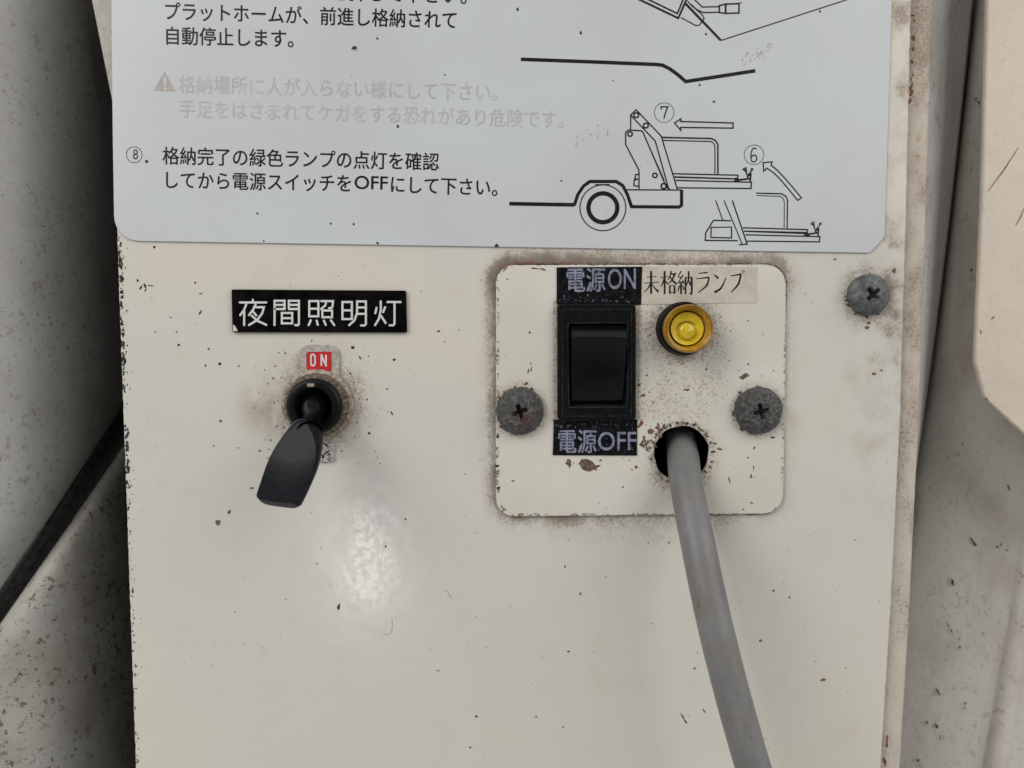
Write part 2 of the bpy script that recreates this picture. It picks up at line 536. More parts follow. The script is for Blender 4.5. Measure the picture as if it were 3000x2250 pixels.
def slab(outer, front, thick, holes=(), bevel=0.0):
    """plate in the XZ plane, face at h=front, going back by thick; outlines are 2D (x, z)"""
    b = bmesh.new()
    eds = []
    for loop in [outer] + list(holes):
        vs = [b.verts.new((p[0], -front, p[1])) for p in loop]
        for i in range(len(vs)):
            eds.append(b.edges.new((vs[i], vs[(i + 1) % len(vs)])))
    bmesh.ops.triangle_fill(b, use_beauty=True, use_dissolve=False, edges=eds, normal=(0, -1, 0))
    if holes:
        # drop anything filled inside the holes
        def inside(pt, poly):
            c = False
            j = len(poly) - 1
            for i in range(len(poly)):
                if (poly[i][1] > pt[1]) != (poly[j][1] > pt[1]) and pt[0] < (poly[j][0] - poly[i][0]) * (pt[1] - poly[i][1]) / (poly[j][1] - poly[i][1]) + poly[i][0]:
                    c = not c
                j = i
            return c
        kill = [f for f in b.faces if any(inside((f.calc_center_median().x, f.calc_center_median().z), h) for h in holes)]
        bmesh.ops.delete(b, geom=kill, context='FACES_ONLY')
    for f in b.faces:
        f.normal_update()
        if f.normal.y > 0:
            f.normal_flip()
    rim = [e for e in b.edges if e.is_boundary]
    if bevel > 0:
        ext = bmesh.ops.extrude_edge_only(b, edges=rim)
        nv = [g for g in ext['geom'] if isinstance(g, bmesh.types.BMVert)]
        # push the second ring outwards and back for a small rounded edge
        for v in nv:
            src = [e.other_vert(v) for e in v.link_edges if e.other_vert(v) not in nv]
            rims = [e for e in v.link_edges if e.other_vert(v) in nv]
            t = Vector((0, 0, 0))
            dirs = [(e.other_vert(v).co - v.co).normalized() for e in rims]
            if len(dirs) == 2:
                t = dirs[0] - dirs[1]
            nrm = Vector((t.z, 0, -t.x))
            if nrm.length > 1e-6:
                nrm.normalize()
                test = src[0].co if src else v.co
                fc = [f for f in src[0].link_faces if f.normal.y < -0.9] if src else []
                if fc and (fc[0].calc_center_median() - test).dot(nrm) > 0:
                    nrm = -nrm
            v.co += nrm * bevel + Vector((0, bevel, 0))
        rim = [g for g in ext['geom'] if isinstance(g, bmesh.types.BMEdge)]
    ext = bmesh.ops.extrude_edge_only(b, edges=[e for e in rim if e.is_valid])
    for g in ext['geom']:
        if isinstance(g, bmesh.types.BMVert):
            g.co.y = -front + thick
    bmesh.ops.recalc_face_normals(b, faces=b.faces)
    return b


def xz(px, py, h=0.0):
    p = U(px, py, h)
    return Vector((p.x, p.z))


def circle2(c, r, n=48, wob=0.0, seed=0.0):
    out = []
    for i in range(n):
        a = 2 * math.pi * i / n
        q = 1 + wob * mnoise.noise(Vector((math.cos(a) * 2.3, math.sin(a) * 2.3, seed)))
        out.append(Vector((c[0] + math.cos(a) * r * q, c[1] + math.sin(a) * r * q)))
    return out


def blob(mb, px, py, rx, ry, h, mi, rot=0.0, seed=0, n=14, rag=0.35):
    """small flat irregular mark on a face; sizes in photo pixels"""
    c = U(px, py, h)
    k = 0.0935
    vs = [c]
    for i in range(n):
        a = 2 * math.pi * i / n
        q = 1 + rag * mnoise.noise(Vector((math.cos(a) * 1.7, math.sin(a) * 1.7, seed * 3.17))) * 2
        x, z = math.cos(a) * rx * q * k, math.sin(a) * ry * q * k
        cr, sr = math.cos(rot), math.sin(rot)
        vs.append(c + Vector((x * cr - z * sr, 0, x * sr + z * cr)))
    mb.add(vs, [(0, 1 + i, 1 + (i + 1) % n) for i in range(n)], mi)


_lift = [0]


def stroke(mb, pts, w, h, mi=0, closed=False, cap=True, px=None):
    """flat line of print along pts (2D plane coordinates, mm); w is a width or a list of widths"""
    _lift[0] = (_lift[0] + 1) % 14
    y = -(h + 0.0015 * _lift[0])
    P = [Vector(p) for p in pts]
    P = [p for i, p in enumerate(P) if i == 0 or (p - P[i - 1]).length > 1e-5]
    if closed and (P[0] - P[-1]).length < 1e-5:
        P.pop()
    n = len(P)
    ws = w if isinstance(w, (list, tuple)) else [w] * n
    L, Rr = [], []
    for i in range(n):
        if closed:
            a, b = P[i - 1], P[(i + 1) % n]
        else:
            a, b = P[max(i - 1, 0)], P[min(i + 1, n - 1)]
        d1 = (P[i] - a).normalized() if (P[i] - a).length > 1e-9 else (b - P[i]).normalized()
        d2 = (b - P[i]).normalized() if (b - P[i]).length > 1e-9 else d1
        t = d1 + d2
        t = t.normalized() if t.length > 1e-3 else d1
        nn = Vector((-t.y, t.x))
        k = 1 / max(0.35, nn.dot(Vector((-d1.y, d1.x))))
        L.append(P[i] + nn * ws[i] / 2 * k)
        Rr.append(P[i] - nn * ws[i] / 2 * k)
    vs = [(p.x, y, p.y) for p in L] + [(p.x, y, p.y) for p in Rr]
    fs = []
    for i in range(n if closed else n - 1):
        j = (i + 1) % n
        fs.append((i, j, n + j, n + i))
    if cap and not closed:
        for e, s in ((0, -1), (n - 1, 1)):
            d = (P[e] - P[1 if e == 0 else n - 2]).normalized()
            base = math.atan2(d.y, d.x)
            idx = []
            for q in range(1, 6):
                a = base + math.pi / 2 - math.pi * q / 6
                idx.append(len(vs))
                pp = P[e] + Vector((math.cos(a), math.sin(a))) * ws[e] / 2
                vs.append((pp.x, y, pp.y))
            if e == 0:
                fs.append((n, *idx, 0) if False else (n + e, e, *reversed(idx)) if False else (e, n + e, *idx) if (Vector((vs[idx[0]][0], vs[idx[0]][2])) - Rr[e]).length < (Vector((vs[idx[0]][0], vs[idx[0]][2])) - L[e]).length else (n + e, e, *idx))
            else:
                fs.append((n + e, e, *idx) if (Vector((vs[idx[0]][0], vs[idx[0]][2])) - L[e]).length <= (Vector((vs[idx[0]][0], vs[idx[0]][2])) - Rr[e]).length else (e, n + e, *idx))
    mb.add(vs, fs, mi)


def smooth_pts(pts, n=6):
    """Catmull-Rom through 2D points"""
    P = [Vector(p) for p in pts]
    out = []
    for i in range(len(P) - 1):
        p0, p1, p2, p3 = P[max(i - 1, 0)], P[i], P[i + 1], P[min(i + 2, len(P) - 1)]
        for j in range(n):
            t = j / n
            out.append(0.5 * ((2 * p1) + (p2 - p0) * t + (2 * p0 - 5 * p1 + 4 * p2 - p3) * t * t + (3 * p1 - p0 - 3 * p2 + p3) * t ** 3))
    out.append(P[-1])
    return out


def type_line(mb, body, p0, p1, cell, h, mi=0, bold=0.0, em_w=None):
    """one line of type: cell bottoms run from p0 to p1 (photo px); cell is the character height in px"""
    c = bpy.data.curves.new('type', 'FONT')
    c.body = body
    c.size = 1.0
    c.offset = 0.0
    c.resolution_u = 4
    o = bpy.data.objects.new('type', c)
    COL.objects.link(o)
    dg = bpy.context.evaluated_depsgraph_get()
    me = bpy.data.meshes.new_from_object(o.evaluated_get(dg))
    a, b = U(*p0, h), U(*p1, h)
    ex = (b - a)
    k = cell * 0.0933
    xs = [v.co.x for v in me.vertices]
    width = em_w or max(xs)
    ux = ex / width
    up = Vector((-ex.z, 0, ex.x)).normalized() * (k / 0.93)
    for q, (ox, oy) in enumerate(((0, 0), (bold, 0), (bold / 2, bold * 0.7)) if bold else ((0, 0),)):
        vs = [a + ux * (v.co.x + ox) + up * (v.co.y + oy + 0.08) + Vector((0, -0.004 * q, 0)) for v in me.vertices]
        mb.add(vs, [list(p.vertices) for p in me.polygons], mi)
    COL.objects.unlink(o)
    bpy.data.objects.remove(o)
    bpy.data.meshes.remove(me)
    bpy.data.curves.remove(c)


def lathe(mb, c, prof, n=64, mi=0, smooth=True, sq=0.0, knurl=0, kamp=0.0):
    """solid of revolution about the Y axis at c: prof is (radius, h) from the inside out"""
    vs, fs = [], []
    for (r, h) in prof:
        for i in range(n):
            a = 2 * math.pi * i / n
            rr = r * (1 + (kamp if knurl and (i * knurl // n * 2 + (i * knurl * 2 // n)) % 2 else 0))
            vs.append((c.x + math.cos(a) * rr, -h, c.z + math.sin(a) * rr))
    for k in range(len(prof) - 1):
        for i in range(n):
            j = (i + 1) % n
            fs.append((k * n + i, k * n + j, (k + 1) * n + j, (k + 1) * n + i))
    if prof[0][0] > 1e-6:
        pass
    mb.add(vs, fs, mi, smooth)


def sheet(rows, thick, name, mat, at, label=None, cat=None, parent=None, sub=True):
    """curved metal sheet through rows of (px, py, h), given a real thickness"""
    b = bmesh.new()
    g = [[b.verts.new(U(*p)) for p in row] for row in rows]
    for i in range(len(g) - 1):
        for j in range(len(g[0]) - 1):
            b.faces.new((g[i][j], g[i + 1][j], g[i + 1][j + 1], g[i][j + 1]))
    mb = MB()
    mb.bm(b, 0, True)
    o = mb.build(name, mat, parent, at)
    m = o.modifiers.new('thickness', 'SOLIDIFY')
    m.thickness = thick * MM
    m.offset = 1.0
    if sub:
        s = o.modifiers.new('round', 'SUBSURF')
        s.levels = s.render_levels = 2
    # faces towards the camera
    me = o.data
    n = sum((p.normal.y for p in me.polygons))
    if n > 0:
        me.flip_normals()
    m.offset = -1.0
    if label:
        tag(o, label, cat)
    return o


# ------------------------------------------------------------------ body work left of the box
# the body's rounded corner (x, depth behind the cover face), then its side running back, its end curled in to shut out light
CORNER = [(-330, 8), (-230, 8), (-180, 8), (-156, 8.5), (-147, 10), (-141, 14), (-137.5, 22), (-135, 36), (-133, 58), (-131.5, 100), (-130, 180), (-129, 300), (-100, 322)]


def corner_cols(dx, dd):
    out = []
    for x, d in CORNER:
        out.append((1500 + F * (x + dx) / (DIST + d + dd), -(d + dd)))
    return out


up = []
for t in (0, 0.3, 0.6, 0.8, 0.9, 0.97, 1.0):
    row = []
    for px, h in corner_cols(0, 0):
        yb = 1742 - px * 1.43
        row.append((px, -2000 + (yb + 2000) * t, h - (0 if t < 0.99 else 5)))
    up.append(row)
sheet(up, 2.0, 'upper_body_panel', M['left'], U(-5, 1800, -20),
      'large greyish white curved body panel left of the box, above the black rubber seam', 'body panel')

seal = []
for dy, dd in ((-30, 14), (-8, 9), (25, 7), (55, 8), (85, 11), (110, 16)):
    seal.append([(px, 1742 - px * 1.43 + dy, h) for px, h in corner_cols(0, dd)])
sheet(seal, 2.0, 'rubber_seal', M['seal'], U(0, 1900, -30),
      'dusty black rubber seam running diagonally between the two white body panels at left', 'rubber seal')

low = []
for t in (0, 0.015, 0.05, 0.13, 0.4, 0.7, 1.0):
    row = []
    for px, h in corner_cols(5 + 4 * t, 1):
        yb = 1818 - px * 1.44
        row.append((px, yb + (3700 - yb) * t, h + (-7 if t == 0 else -1.5 if t < 0.02 else 1.2 if t < 0.1 else 0)))
    low.append(row)
sheet(low, 2.0, 'lower_body_panel', M['low'], U(0, 2600, -20),
      'speckled dusty white body panel at lower left below the black rubber seam', 'body panel')

# small light bracket that shows past the sign's top left edge
mb = MB()
mb.bm(slab([xz(258, -60, -22), xz(400, -60, -22), xz(400, 330, -22), xz(337, 330, -22)], -22, 1.6, bevel=0.3))
tag(mb.build('bracket', M['recess'], None, U(300, 100, -22)),
    'narrow grey metal bracket with a slanting edge showing behind the sign at upper left', 'bracket')

# ------------------------------------------------------------------ body work right of the box
rec = []
for y, xl, hl in ((-1500, 3030, -46), (0, 2855, -46), (600, 2790, -46), (1200, 2712, -46), (1500, 2660, -46), (1800, 2600, -46), (3400, 2380, -46)):
    rec.append([(xl - (70 if y > 1350 else 0), y, hl - (5 if y > 1350 else 12)), (xl + 4, y, hl - 1), (xl + 30, y, hl + 2.0), (xl + 90, y, hl + 4), (3050, y, hl + 7), (3350, y, hl + 10)])
sheet(rec, 2.0, 'recessed_body_panel', M['recess'], U(2800, 2300, -44),
      'stained grey cream recessed body panel right of the control box, streaked with dark scuffs', 'body panel')

st = []
for y, xl, xr in ((-1500, 2790, 3040), (0, 2700, 2862), (300, 2690, 2832), (600, 2680, 2797), (900, 2672, 2760), (1200, 2662, 2716), (1450, 2650, 2680)):
    st.append([(xl - 30, y, -16), (xl + 40, y, -17), (xl + (xr - xl) * 0.7, y, -28), (xr - 4, y, -50), (xr + 3, y, -75)])
sheet(st, 1.6, 'steel_strip', M['strip'], U(2690, 1450, -30),
      'tapering strip of bare grey steel narrowing downwards beside the control box right edge', 'steel strip')

mb = MB()
ol = arc_poly([xz(2935, -1300, -14), xz(3700, -1300, -14), xz(3700, 1900, -14), xz(2890, 1165, -14), xz(2862, 1060, -14), xz(2883, 600, -14)], [0, 0, 0, 4, 8, 0])
mb.bm(slab(ragged(ol, 2.0, 0.10, 4), -14, 1.6, bevel=0.4), 0)
door = mb.build('cream_body_panel', [M['door'], M['chip']], None, U(3000, 1400, -14))
tag(door, 'warm cream body panel with a cut lower corner and pencil-like scratches at upper right', 'body panel')
mk = MB()
for a, b_ in (((2985, 430), (2895, 560)), ((3000, 610), (2976, 660)), ((2912, 925), (2904, 935)), ((2870, 965), (2874, 980))):
    stroke(mk, [xz(*a, -13.9), xz((a[0] + b_[0]) / 2 + 3, (a[1] + b_[1]) / 2, -13.9), xz(*b_, -13.9)], [0.12, 0.3, 0.15], -13.9)
mk.build('scratch_marks', M['brown'], door)

rp = bpy.data.objects['recessed_body_panel']
mb = MB()
for i, (px, py, rx, ry, ro) in enumerate(((2850, 1585, 3, 14, 0.6), (2856, 1594, 4, 8, 0.5), (2791, 1707, 5, 13, 0.35), (2802, 1738, 3, 4, 0), (2778, 1832, 2, 16, 0.45), (2787, 1848, 3, 8, 0.4),
        (2747, 2025, 3, 14, 0.6), (2752, 2034, 3, 8, 0.6), (2716, 2117, 6, 7, 0), (2744, 2128, 4, 10, 0.5), (2753, 2160, 2, 12, 0.2), (2923, 1602, 4, 4, 0), (2934, 1595, 2.5, 6, 0), (2950, 1612, 3, 3, 0),
        (2882, 1855, 3, 3, 0), (2828, 2060, 5, 4, 0.4), (2827, 2074, 3, 3, 0), (2812, 1896, 3, 5, 0), (2810, 1873, 2, 2, 0), (2858, 2026, 2, 2, 0), (2690, 2227, 6, 4, 0.2), (2858, 290, 9, 3, 0.7), (2867, 300, 3, 7, 0.2), (2846, 790, 4, 4, 0),
        (2954, 1425, 3, 6, 0.6), (2957, 1433, 4, 3, 0.2), (2820, 1300, 2, 5, 0), (2810, 1332, 3, 3, 0))):
    lx = [(-1500, 3030), (0, 2855), (600, 2790), (1200, 2712), (1500, 2660), (1800, 2600), (3400, 2380)]
    for (ya, xa), (yb_, xb) in zip(lx, lx[1:]):
        if ya <= py <= yb_:
            xl = xa + (xb - xa) * (py - ya) / (yb_ - ya)
    d_ = px - xl
    h_ = -46 + d_ / 15 if d_ < 30 else -44 + (d_ - 30) / 30 if d_ < 90 else -42 + (d_ - 90) * 3 / (3050 - xl - 90)
    blob(mb, px, py, rx, ry, h_ + 0.5, 0, ro, i + 11, 12, 0.5)
mb.build('scuff_marks', M['chip'], rp)

rib = []
for y, x0 in ((1380, 3010), (1500, 2985), (1700, 2960), (1900, 2930), (2100, 2893), (2300, 2858), (2700, 2790)):
    rib.append([(x0 - 16, y, -46), (x0, y, -41), (x0 + 40, y, -37), (x0 + 75, y, -37), (x0 + 100, y, -40), (x0 + 135, y, -60), (x0 + 200, y, -62)])
sheet(rib, 1.5, 'pressed_rib', M['rib'], U(2880, 2500, -40),
      'pale raised pressed rib with a shiny edge in the lower right corner', 'metal rib')

# ------------------------------------------------------------------ the control box
box = thing('control_box', U(1500, 3500, 0), 'dirty cream sheet metal control box carrying the sign, switches and cable', 'control box')
L_EDGE = [(312, -1700), (335, 0), (345, 690), (372, 1450), (400, 2250), (430, 3500)]
R_EDGE = [(2700, -1700), (2667, 0), (2652, 640), (2634, 1250), (2606, 1800), (2578, 2250), (2518, 3500)]
ol = [xz(*p) for p in reversed(L_EDGE)] + [xz(*p) for p in R_EDGE]
ol = [ol[i] for i in range(len(ol))]
out2 = []
for i, p in enumerate(ol):
    out2.append(p)
edge = ragged(ol, 1.1, 0.16, 9)
hole_c = circle2((HOLE.x, HOLE.z), 9.2, 40)
rk = [xz(1660, 930), xz(1836, 930), xz(1836, 1195), xz(1660, 1195)]
mb = MB()
mb.bm(slab(edge, 0.0, 2.0, holes=[hole_c], bevel=0.25), 0)
# chipped paint, dark spots, scratches: (px, py, rx, ry, rotation, material)
marks = [(993, 1778, 5, 9, -0.2, 1), (1130, 1601, 3, 3, 0, 1), (928, 1651, 2.5, 2, 0, 1), (1188, 1521, 2.5, 3, 0.6, 1),
         (1666, 1909, 4, 3, 0, 1), (1285, 1965, 6, 2, 0, 2), (1395, 2099, 5, 3.5, 0, 2), (1570, 2100, 3, 3, 0, 2),
         (1378, 2190, 4, 3.5, 0, 2), (1650, 2130, 3, 3, 0, 2), (2266, 1731, 3, 3, 0, 1), (2313, 1750, 3, 2.5, 0, 1),
         (2228, 1877, 5, 4, 0.3, 2), (2412, 1992, 8, 5, 0, 3), (2390, 1938, 3, 2, 0, 2), (2477, 1957, 3, 2.5, 0, 2),
         (2505, 1582, 5, 1.6, -0.2, 2), (2000, 2100, 3, 13, 0.5, 2), (2009, 2115, 2.5, 9, 0.6, 1), (2063, 2083, 2.5, 9, 0.6, 2),
         (452, 724, 3, 4, 0, 1), (403, 822, 3.5, 4, 0, 1), (413, 842, 2.5, 8, -0.5, 1), (425, 837, 3, 9, 0.3, 1), (441, 837, 8, 2, -0.1, 1),
         (426, 850, 2, 6, -0.3, 1), (524, 1010, 5, 3.5, 0, 1), (612, 1023, 4, 3, 0, 2), (644, 1066, 4, 4, 0, 1), (602, 1071, 3, 3, 0, 1),
         (644, 1065, 4, 2, 0, 1), (572, 828, 3, 3, 0, 2), (455, 972, 3, 2.5, 0, 2), (517, 973, 3, 2.5, 0, 2), (588, 860, 5, 2, 0, 2),
         (587, 915, 3, 8, -0.5, 2), (1034, 1018, 5, 6, 0.8, 1), (1055, 1048, 6, 3, -0.9, 2), (1155, 1054, 5, 3.5, -0.3, 1),
         (1148, 1210, 3, 6, 0.5, 1), (1082, 1270, 4, 4, 0, 1), (1285, 970, 5, 3, 0, 1), (1134, 1140, 3, 3, 0, 2), (1075, 1171, 3, 3, 0, 2),
         (643, 1065, 4, 4, 0, 1), (646, 1233, 4, 5, 0.8, 2), (626, 1306, 3, 3, 0, 2), (698, 1312, 3, 2, 0, 2), (738, 1430, 5, 4, 0, 3),
         (638, 1530, 7, 8, 0.4, 2), (672, 1500, 4, 7, -0.6, 2), (500, 930, 3, 2, 0, 2), (2582, 1085, 4, 3, 0, 2), (2560, 1095, 6, 4, 0, 3),
         (2446, 760, 5, 2, 0, 2), (2620, 795, 6, 7, 0, 2), (2540, 960, 9, 5, 0.2, 3), (2545, 947, 6, 5, 0.2, 2),
         (1900, 1590, 3, 2, 0, 2), (2035, 1958, 3, 3, 0, 1), (1960, 1590, 3, 3, 0, 1), (1700, 1740, 3, 4, 0, 2), (1655, 1660, 2.5, 4, 0, 2)]
for i, (px, py, rx, ry, ro, mi) in enumerate(marks):
    blob(mb, px, py, rx, ry, 0.012 + 0.0007 * (i % 12), mi, ro, i)
# chips eaten out of the left edge
clus = [735, 760, 800, 900, 960, 1010, 1060, 1130, 1290, 1370, 1390, 1480, 1560, 1700, 1850, 1990, 2200]
for i in range(260):
    y = R.choice(clus) + R.gauss(0, 34) if R.random() < 0.75 else 700 + R.random() * 1540
    if y < 690:
        continue
    ex = 345 + (y - 690) * (55 / 1560)
    d = R.expovariate(1 / 7.0) + 1
    s = R.uniform(0.8, 3.4) * (1.25 if d < 9 else 0.65) * (1.0 if y < 1450 else 0.6)
    blob(mb, ex + d, y, s, s * R.uniform(0.7, 2.6), 0.022 + 0.0005 * (i % 10), 1, R.uniform(-0.6, 0.6), i + 200)
# loose pepper over the rest of the sheet
for i in range(300):
    px, py = R.uniform(380, 2600), R.uniform(760, 2240)
    if 1440 < px < 2310 and 765 < py < 1520:
        continue
    s = R.uniform(0.6, 1.6)
    blob(mb, px, py, s, s * R.uniform(0.7, 1.6), 0.03 + 0.0004 * (i % 14), 1 if R.random() < 0.35 else 2, R.uniform(0, 3), i + 500, 8)
for i in range(70):
    a, d = R.uniform(0, 6.28), abs(R.gauss(0, 60))
    px, py = 930 + math.cos(a) * (115 + d), 1190 + math.sin(a) * (115 + d)
    s = R.uniform(1.0, 2.6)
    blob(mb, px, py, s, s * R.uniform(0.8, 1.5), 0.036 + 0.0004 * (i % 10), 1 if R.random() < 0.5 else 2, R.uniform(0, 3), i + 900, 8)
# faint curved scuffs
for pts in ([(1148, 1808), (1149, 1840), (1140, 1858), (1122, 1857)],
            [(1302, 1730), (1312, 1735), (1322, 1752)]):
    stroke(mb, smooth_pts([xz(*p) for p in pts]), 0.13, 0.045, 4)
cover = mb.build('cover', [M['cover'], M['chip'], M['brown'], M['rustchip'], M['hair']], box)

# housing behind: shows as a dirty strip right of the cover; side walls are coloured dark to shade the gap
RO = [(2762, -1700), (2728, 0), (2708, 640), (2687, 1250), (2660, 1800), (2632, 2250), (2570, 3500)]
hv = 2.6
ol = [xz(p[0] + 12, p[1], -hv) for p in reversed(L_EDGE)] + [xz(*p, -hv) for p in RO]
mb = MB()
b = slab(ragged(ol, 2.0, 0.08, 3), -hv, 330.0, holes=[circle2((HOLE.x, HOLE.z), 11.0, 32)], bevel=0.55)
mb.bm(b, 0)
for q, f in enumerate(mb.f):
    a_, b_, c_ = (mb.v[i] for i in f[:3])
    nn = (b_ - a_).cross(c_ - a_)
    if nn.length > 1e-9 and abs(nn.normalized().y) < 0.3 and nn.length > 2.0:
        mb.mi[q] = 1
mb.build('housing', [M['flange'], M['gap_shade']], box)
# rust caught in the seam at top and bottom
mb = MB()
for i in range(26):
    top = i < 18
    y = R.uniform(10, 330) if top else R.uniform(2140, 2240)
    ex = 2667 - y * 0.025 if top else 2592 - (y - 2140) * 0.1
    blob(mb, ex + R.uniform(5, 14), y, R.uniform(1.5, 4), R.uniform(3, 9), -hv + 0.03 + 0.002 * (i % 8), 0, 0, i + 40)
mb.build('rust_marks', M['rustchip'], box)
# near-black cup standing in for the shade inside the cable hole
mb = MB()
lathe(mb, HOLE, [(10.9, -2.8), (10.9, -60), (0.01, -60)], 32)
mb.build('hole_shade_cup', M['dark'], box)

# ------------------------------------------------------------------ instruction sign
SH = 0.5
sign = thing('instruction_sign', U(1450, 738, 0), 'bluish white instruction sign with black Japanese text and truck diagrams', 'sign')
mb = MB()
ol = arc_poly([xz(322, -420, SH), xz(2622, -420, SH), xz(2612, 0, SH), xz(2591, 741, SH), xz(336, 704, SH), xz(331, 400, SH)], [0, 0, 0, 6.5, 6.8, 0])
# the right lower corner is cut straighter than the left one
ol = arc_poly([xz(312, -1300, SH), xz(2650, -1300, SH), xz(2612, 0, SH), xz(2591, 694, SH), xz(2548, 740, SH), xz(1450, 722, SH), xz(336, 704, SH), xz(331, 400, SH)],
              [0, 0, 0, 1.8, 2.0, 0, 6.4, 0])
mb.bm(slab(ol, SH, SH - 0.05, bevel=0.12), 0)
for i, (px, py, s) in enumerate(((1702, 96, 4), (1516, 27, 4), (2402, 33, 3), (2050, 249, 3), (2092, 298, 3.5), (1303, 219, 2.5), (1105, 113, 3), (1165, 371, 4), (754, 626, 3), (969, 655, 3), (1036, 657, 3), (1645, 530, 2.5), (2068, 100, 3), (1796, 236, 2), (773, 706, 3), (1455, 720, 6), (1106, 712, 4))):
    blob(mb, px, py, s, s * 1.15, SH + 0.012 + 0.0007 * (i % 10), 1, 0.3, i)
blob(mb, 1038, 141, 7, 6, SH + 0.02, 1, 0.4, 3)
blob(mb, 1043, 147, 4.5, 3, SH + 0.024, 2, 0.0, 4)
for cx, cy, sl, n, ln in ((2215, 165, -0.62, 40, 75), (1735, 395, -0.35, 24, 85)):
    for i in range(n):
        t = R.uniform(-1, 1)
        blob(mb, cx + t * ln * 0.62, cy + t * ln * sl * 0.62 + R.gauss(0, 11), R.uniform(0.8, 2.2), R.uniform(1.5, 4.5), SH + 0.013 + 0.0006 * (i % 12), 2, R.uniform(-0.7, 0.2), i + 60, 8)
for i in range(60):
    s = R.uniform(0.8, 1.9)
    blob(mb, R.uniform(350, 2580), R.uniform(0, 700), s, s, SH + 0.014 + 0.0006 * (i % 12), 2, 0, i + 300, 8)
mb.build('face', [M['sign'], M['chip'], M['pinkmark']], sign)

TH = SH + 0.03
A = lambda x, y: (300 + x * 0.5425, y * 0.5425)          # reading grid of the sign's left half
mb = MB()
B = 0.026
type_line(mb, 'を押して下さい。', A(1228, 3), A(1964, 24), 50, TH, 0, B)
type_line(mb, 'プラットホームが、前進し格納されて', A(326, 108), A(1909, 158), 50, TH, 0, B)
type_line(mb, '自動停止します。', A(329, 241), A(1030, 258), 50, TH, 0, B)
type_line(mb, '格納完了の緑色ランプの点灯を確認', A(322, 888), A(1815, 922), 50, TH, 0, B)
type_line(mb, 'してから電源スイッチを', A(322, 1018), A(1352, 1038), 50, TH, 0, B, em_w=11.0)
type_line(mb, 'OFF', A(1356, 1028), A(1538, 1033), 50, TH, 0, B)
type_line(mb, 'にして下さい。', A(1546, 1042), A(2130, 1061), 50, TH, 0, B)
type_line(mb, '8', A(163, 866), A(192, 867), 38, TH, 0, 0.0)
stroke(mb, circle2(xz(*A(177, 838)), 2.10, 28), 0.16, TH, 0, closed=True)
blob(mb, *A(239, 872), 4.5, 4.5, TH, 0, 0, 1, 14, 0.0)
mb.build('lettering', M['ink'], sign)

mb = MB()
type_line(mb, '格納場所に人が入らない様にして下さい。', A(410, 502), A(2132, 548), 50, TH, 0, 0.014)
type_line(mb, '手足をはさまれてケガをする恐れがあり危険です。', A(412, 634), A(2489, 694), 50, TH, 0, 0.014)
a, b_, c = xz(*A(282, 494)), xz(*A(398, 497)), xz(*A(341, 388))
mb.add([(q.x, -TH, q.y) for q in (a, b_, c)], [(0, 1, 2)], 1)
e = [xz(*A(*q)) for q in ((334, 420), (349, 420), (346, 465), (337, 465))]
mb.add([(q.x, -TH - 0.012, q.y) for q in e], [(0, 3, 2, 1)], 2)
blob(mb, *A(341, 480), 4.2, 4.2, TH + 0.012, 2, 0, 1, 12, 0.0)
mb.build('faded_warning', [M['faded'], M['tri'], M['sign']], sign)

D = lambda x, y: xz(1450 + x * 0.5425, y * 0.5425, TH)  # reading grid of the sign's right half
K = 0.058                                            # mm per unit of that grid
mb = MB()


def ln(pts, w=6, closed=False, sm=False, mi=0):
    P = [D(*p) for p in pts]
    if sm:
        P = smooth_pts(P)
    stroke(mb, P, w * K, TH, mi, closed, cap=False)


def ring(x, y, r, w=5, sx=1.0, mi=0):
    ln([(x + math.cos(t * math.pi / 18) * r * sx, y + math.sin(t * math.pi / 18) * r) for t in range(36)], w, True, mi=mi)


# upper diagram, cut off by the frame
ln([(660, -60), (990, 98), (1060, -60)], 9)
ln([(680, -75), (985, 73), (1040, -60)], 7)
ln([(1030, 20), (1220, 218)], 11)
ln([(1222, 218), (1920, -8), (2090, -62)], 5)
ln([(1005, 95), (1085, 138), (1105, 135), (1118, 115)], 5)
ln([(1118, 118), (1130, 100), (1118, 78), (1062, 30), (1040, 5)], 5)
ln([(1075, -5), (1120, 38), (1210, 36)], 6)
ln([(1055, 20), (1090, 52), (1125, 68), (1210, 66)], 6)
ln([(1212, 30), (1245, 22), (1245, 72), (1212, 68)], 7, True)
ln([(1247, 22), (1318, 20), (1318, 70), (1247, 72)], 7, True)
ln([(1300, 18), (1335, 15)], 4)
# thick ground line
ln([(140, 320), (500, 333), (870, 348)] + [(905, 352), (945, 372), (990, 405), (1030, 440)], 16)
ln([(1024, 441), (1200, 414), (1406, 382)], 16)
# truck: chassis line, wheel arch, wheel
ln([(78, 1100), (430, 1106)], 17)
ln([(428, 1110), (448, 1050), (478, 1005), (512, 980), (655, 980), (690, 1002), (715, 1050), (738, 1116), (995, 1118), (1008, 1108), (1008, 1026)], 15)
ln([(700, 1025), (1012, 1026)], 6)
ring(583, 1122, 124, 5)
ring(583, 1122, 78, 20)
ln([(540, 997), (620, 997)], 5)
# lift mast
ln([(778, 1020), (778, 920), (706, 780), (706, 715), (722, 702), (790, 706), (800, 715), (926, 1010), (945, 1022)], 6)
ring(730, 724, 12, 7)
ring(864, 947, 12, 7)
ring(912, 1005, 14, 8)
ln([(733, 698), (733, 622), (762, 592), (898, 735), (985, 1022)], 6)
ln([(733, 622), (866, 762), (938, 1020)], 6)
ln([(800, 715), (915, 975)], 4)
ring(763, 622, 13, 7)
ring(815, 678, 13, 7)
ln([(776, 942), (760, 942), (756, 965), (772, 968)], 6)
ln([(772, 968), (752, 972), (750, 1003), (776, 1005)], 6)
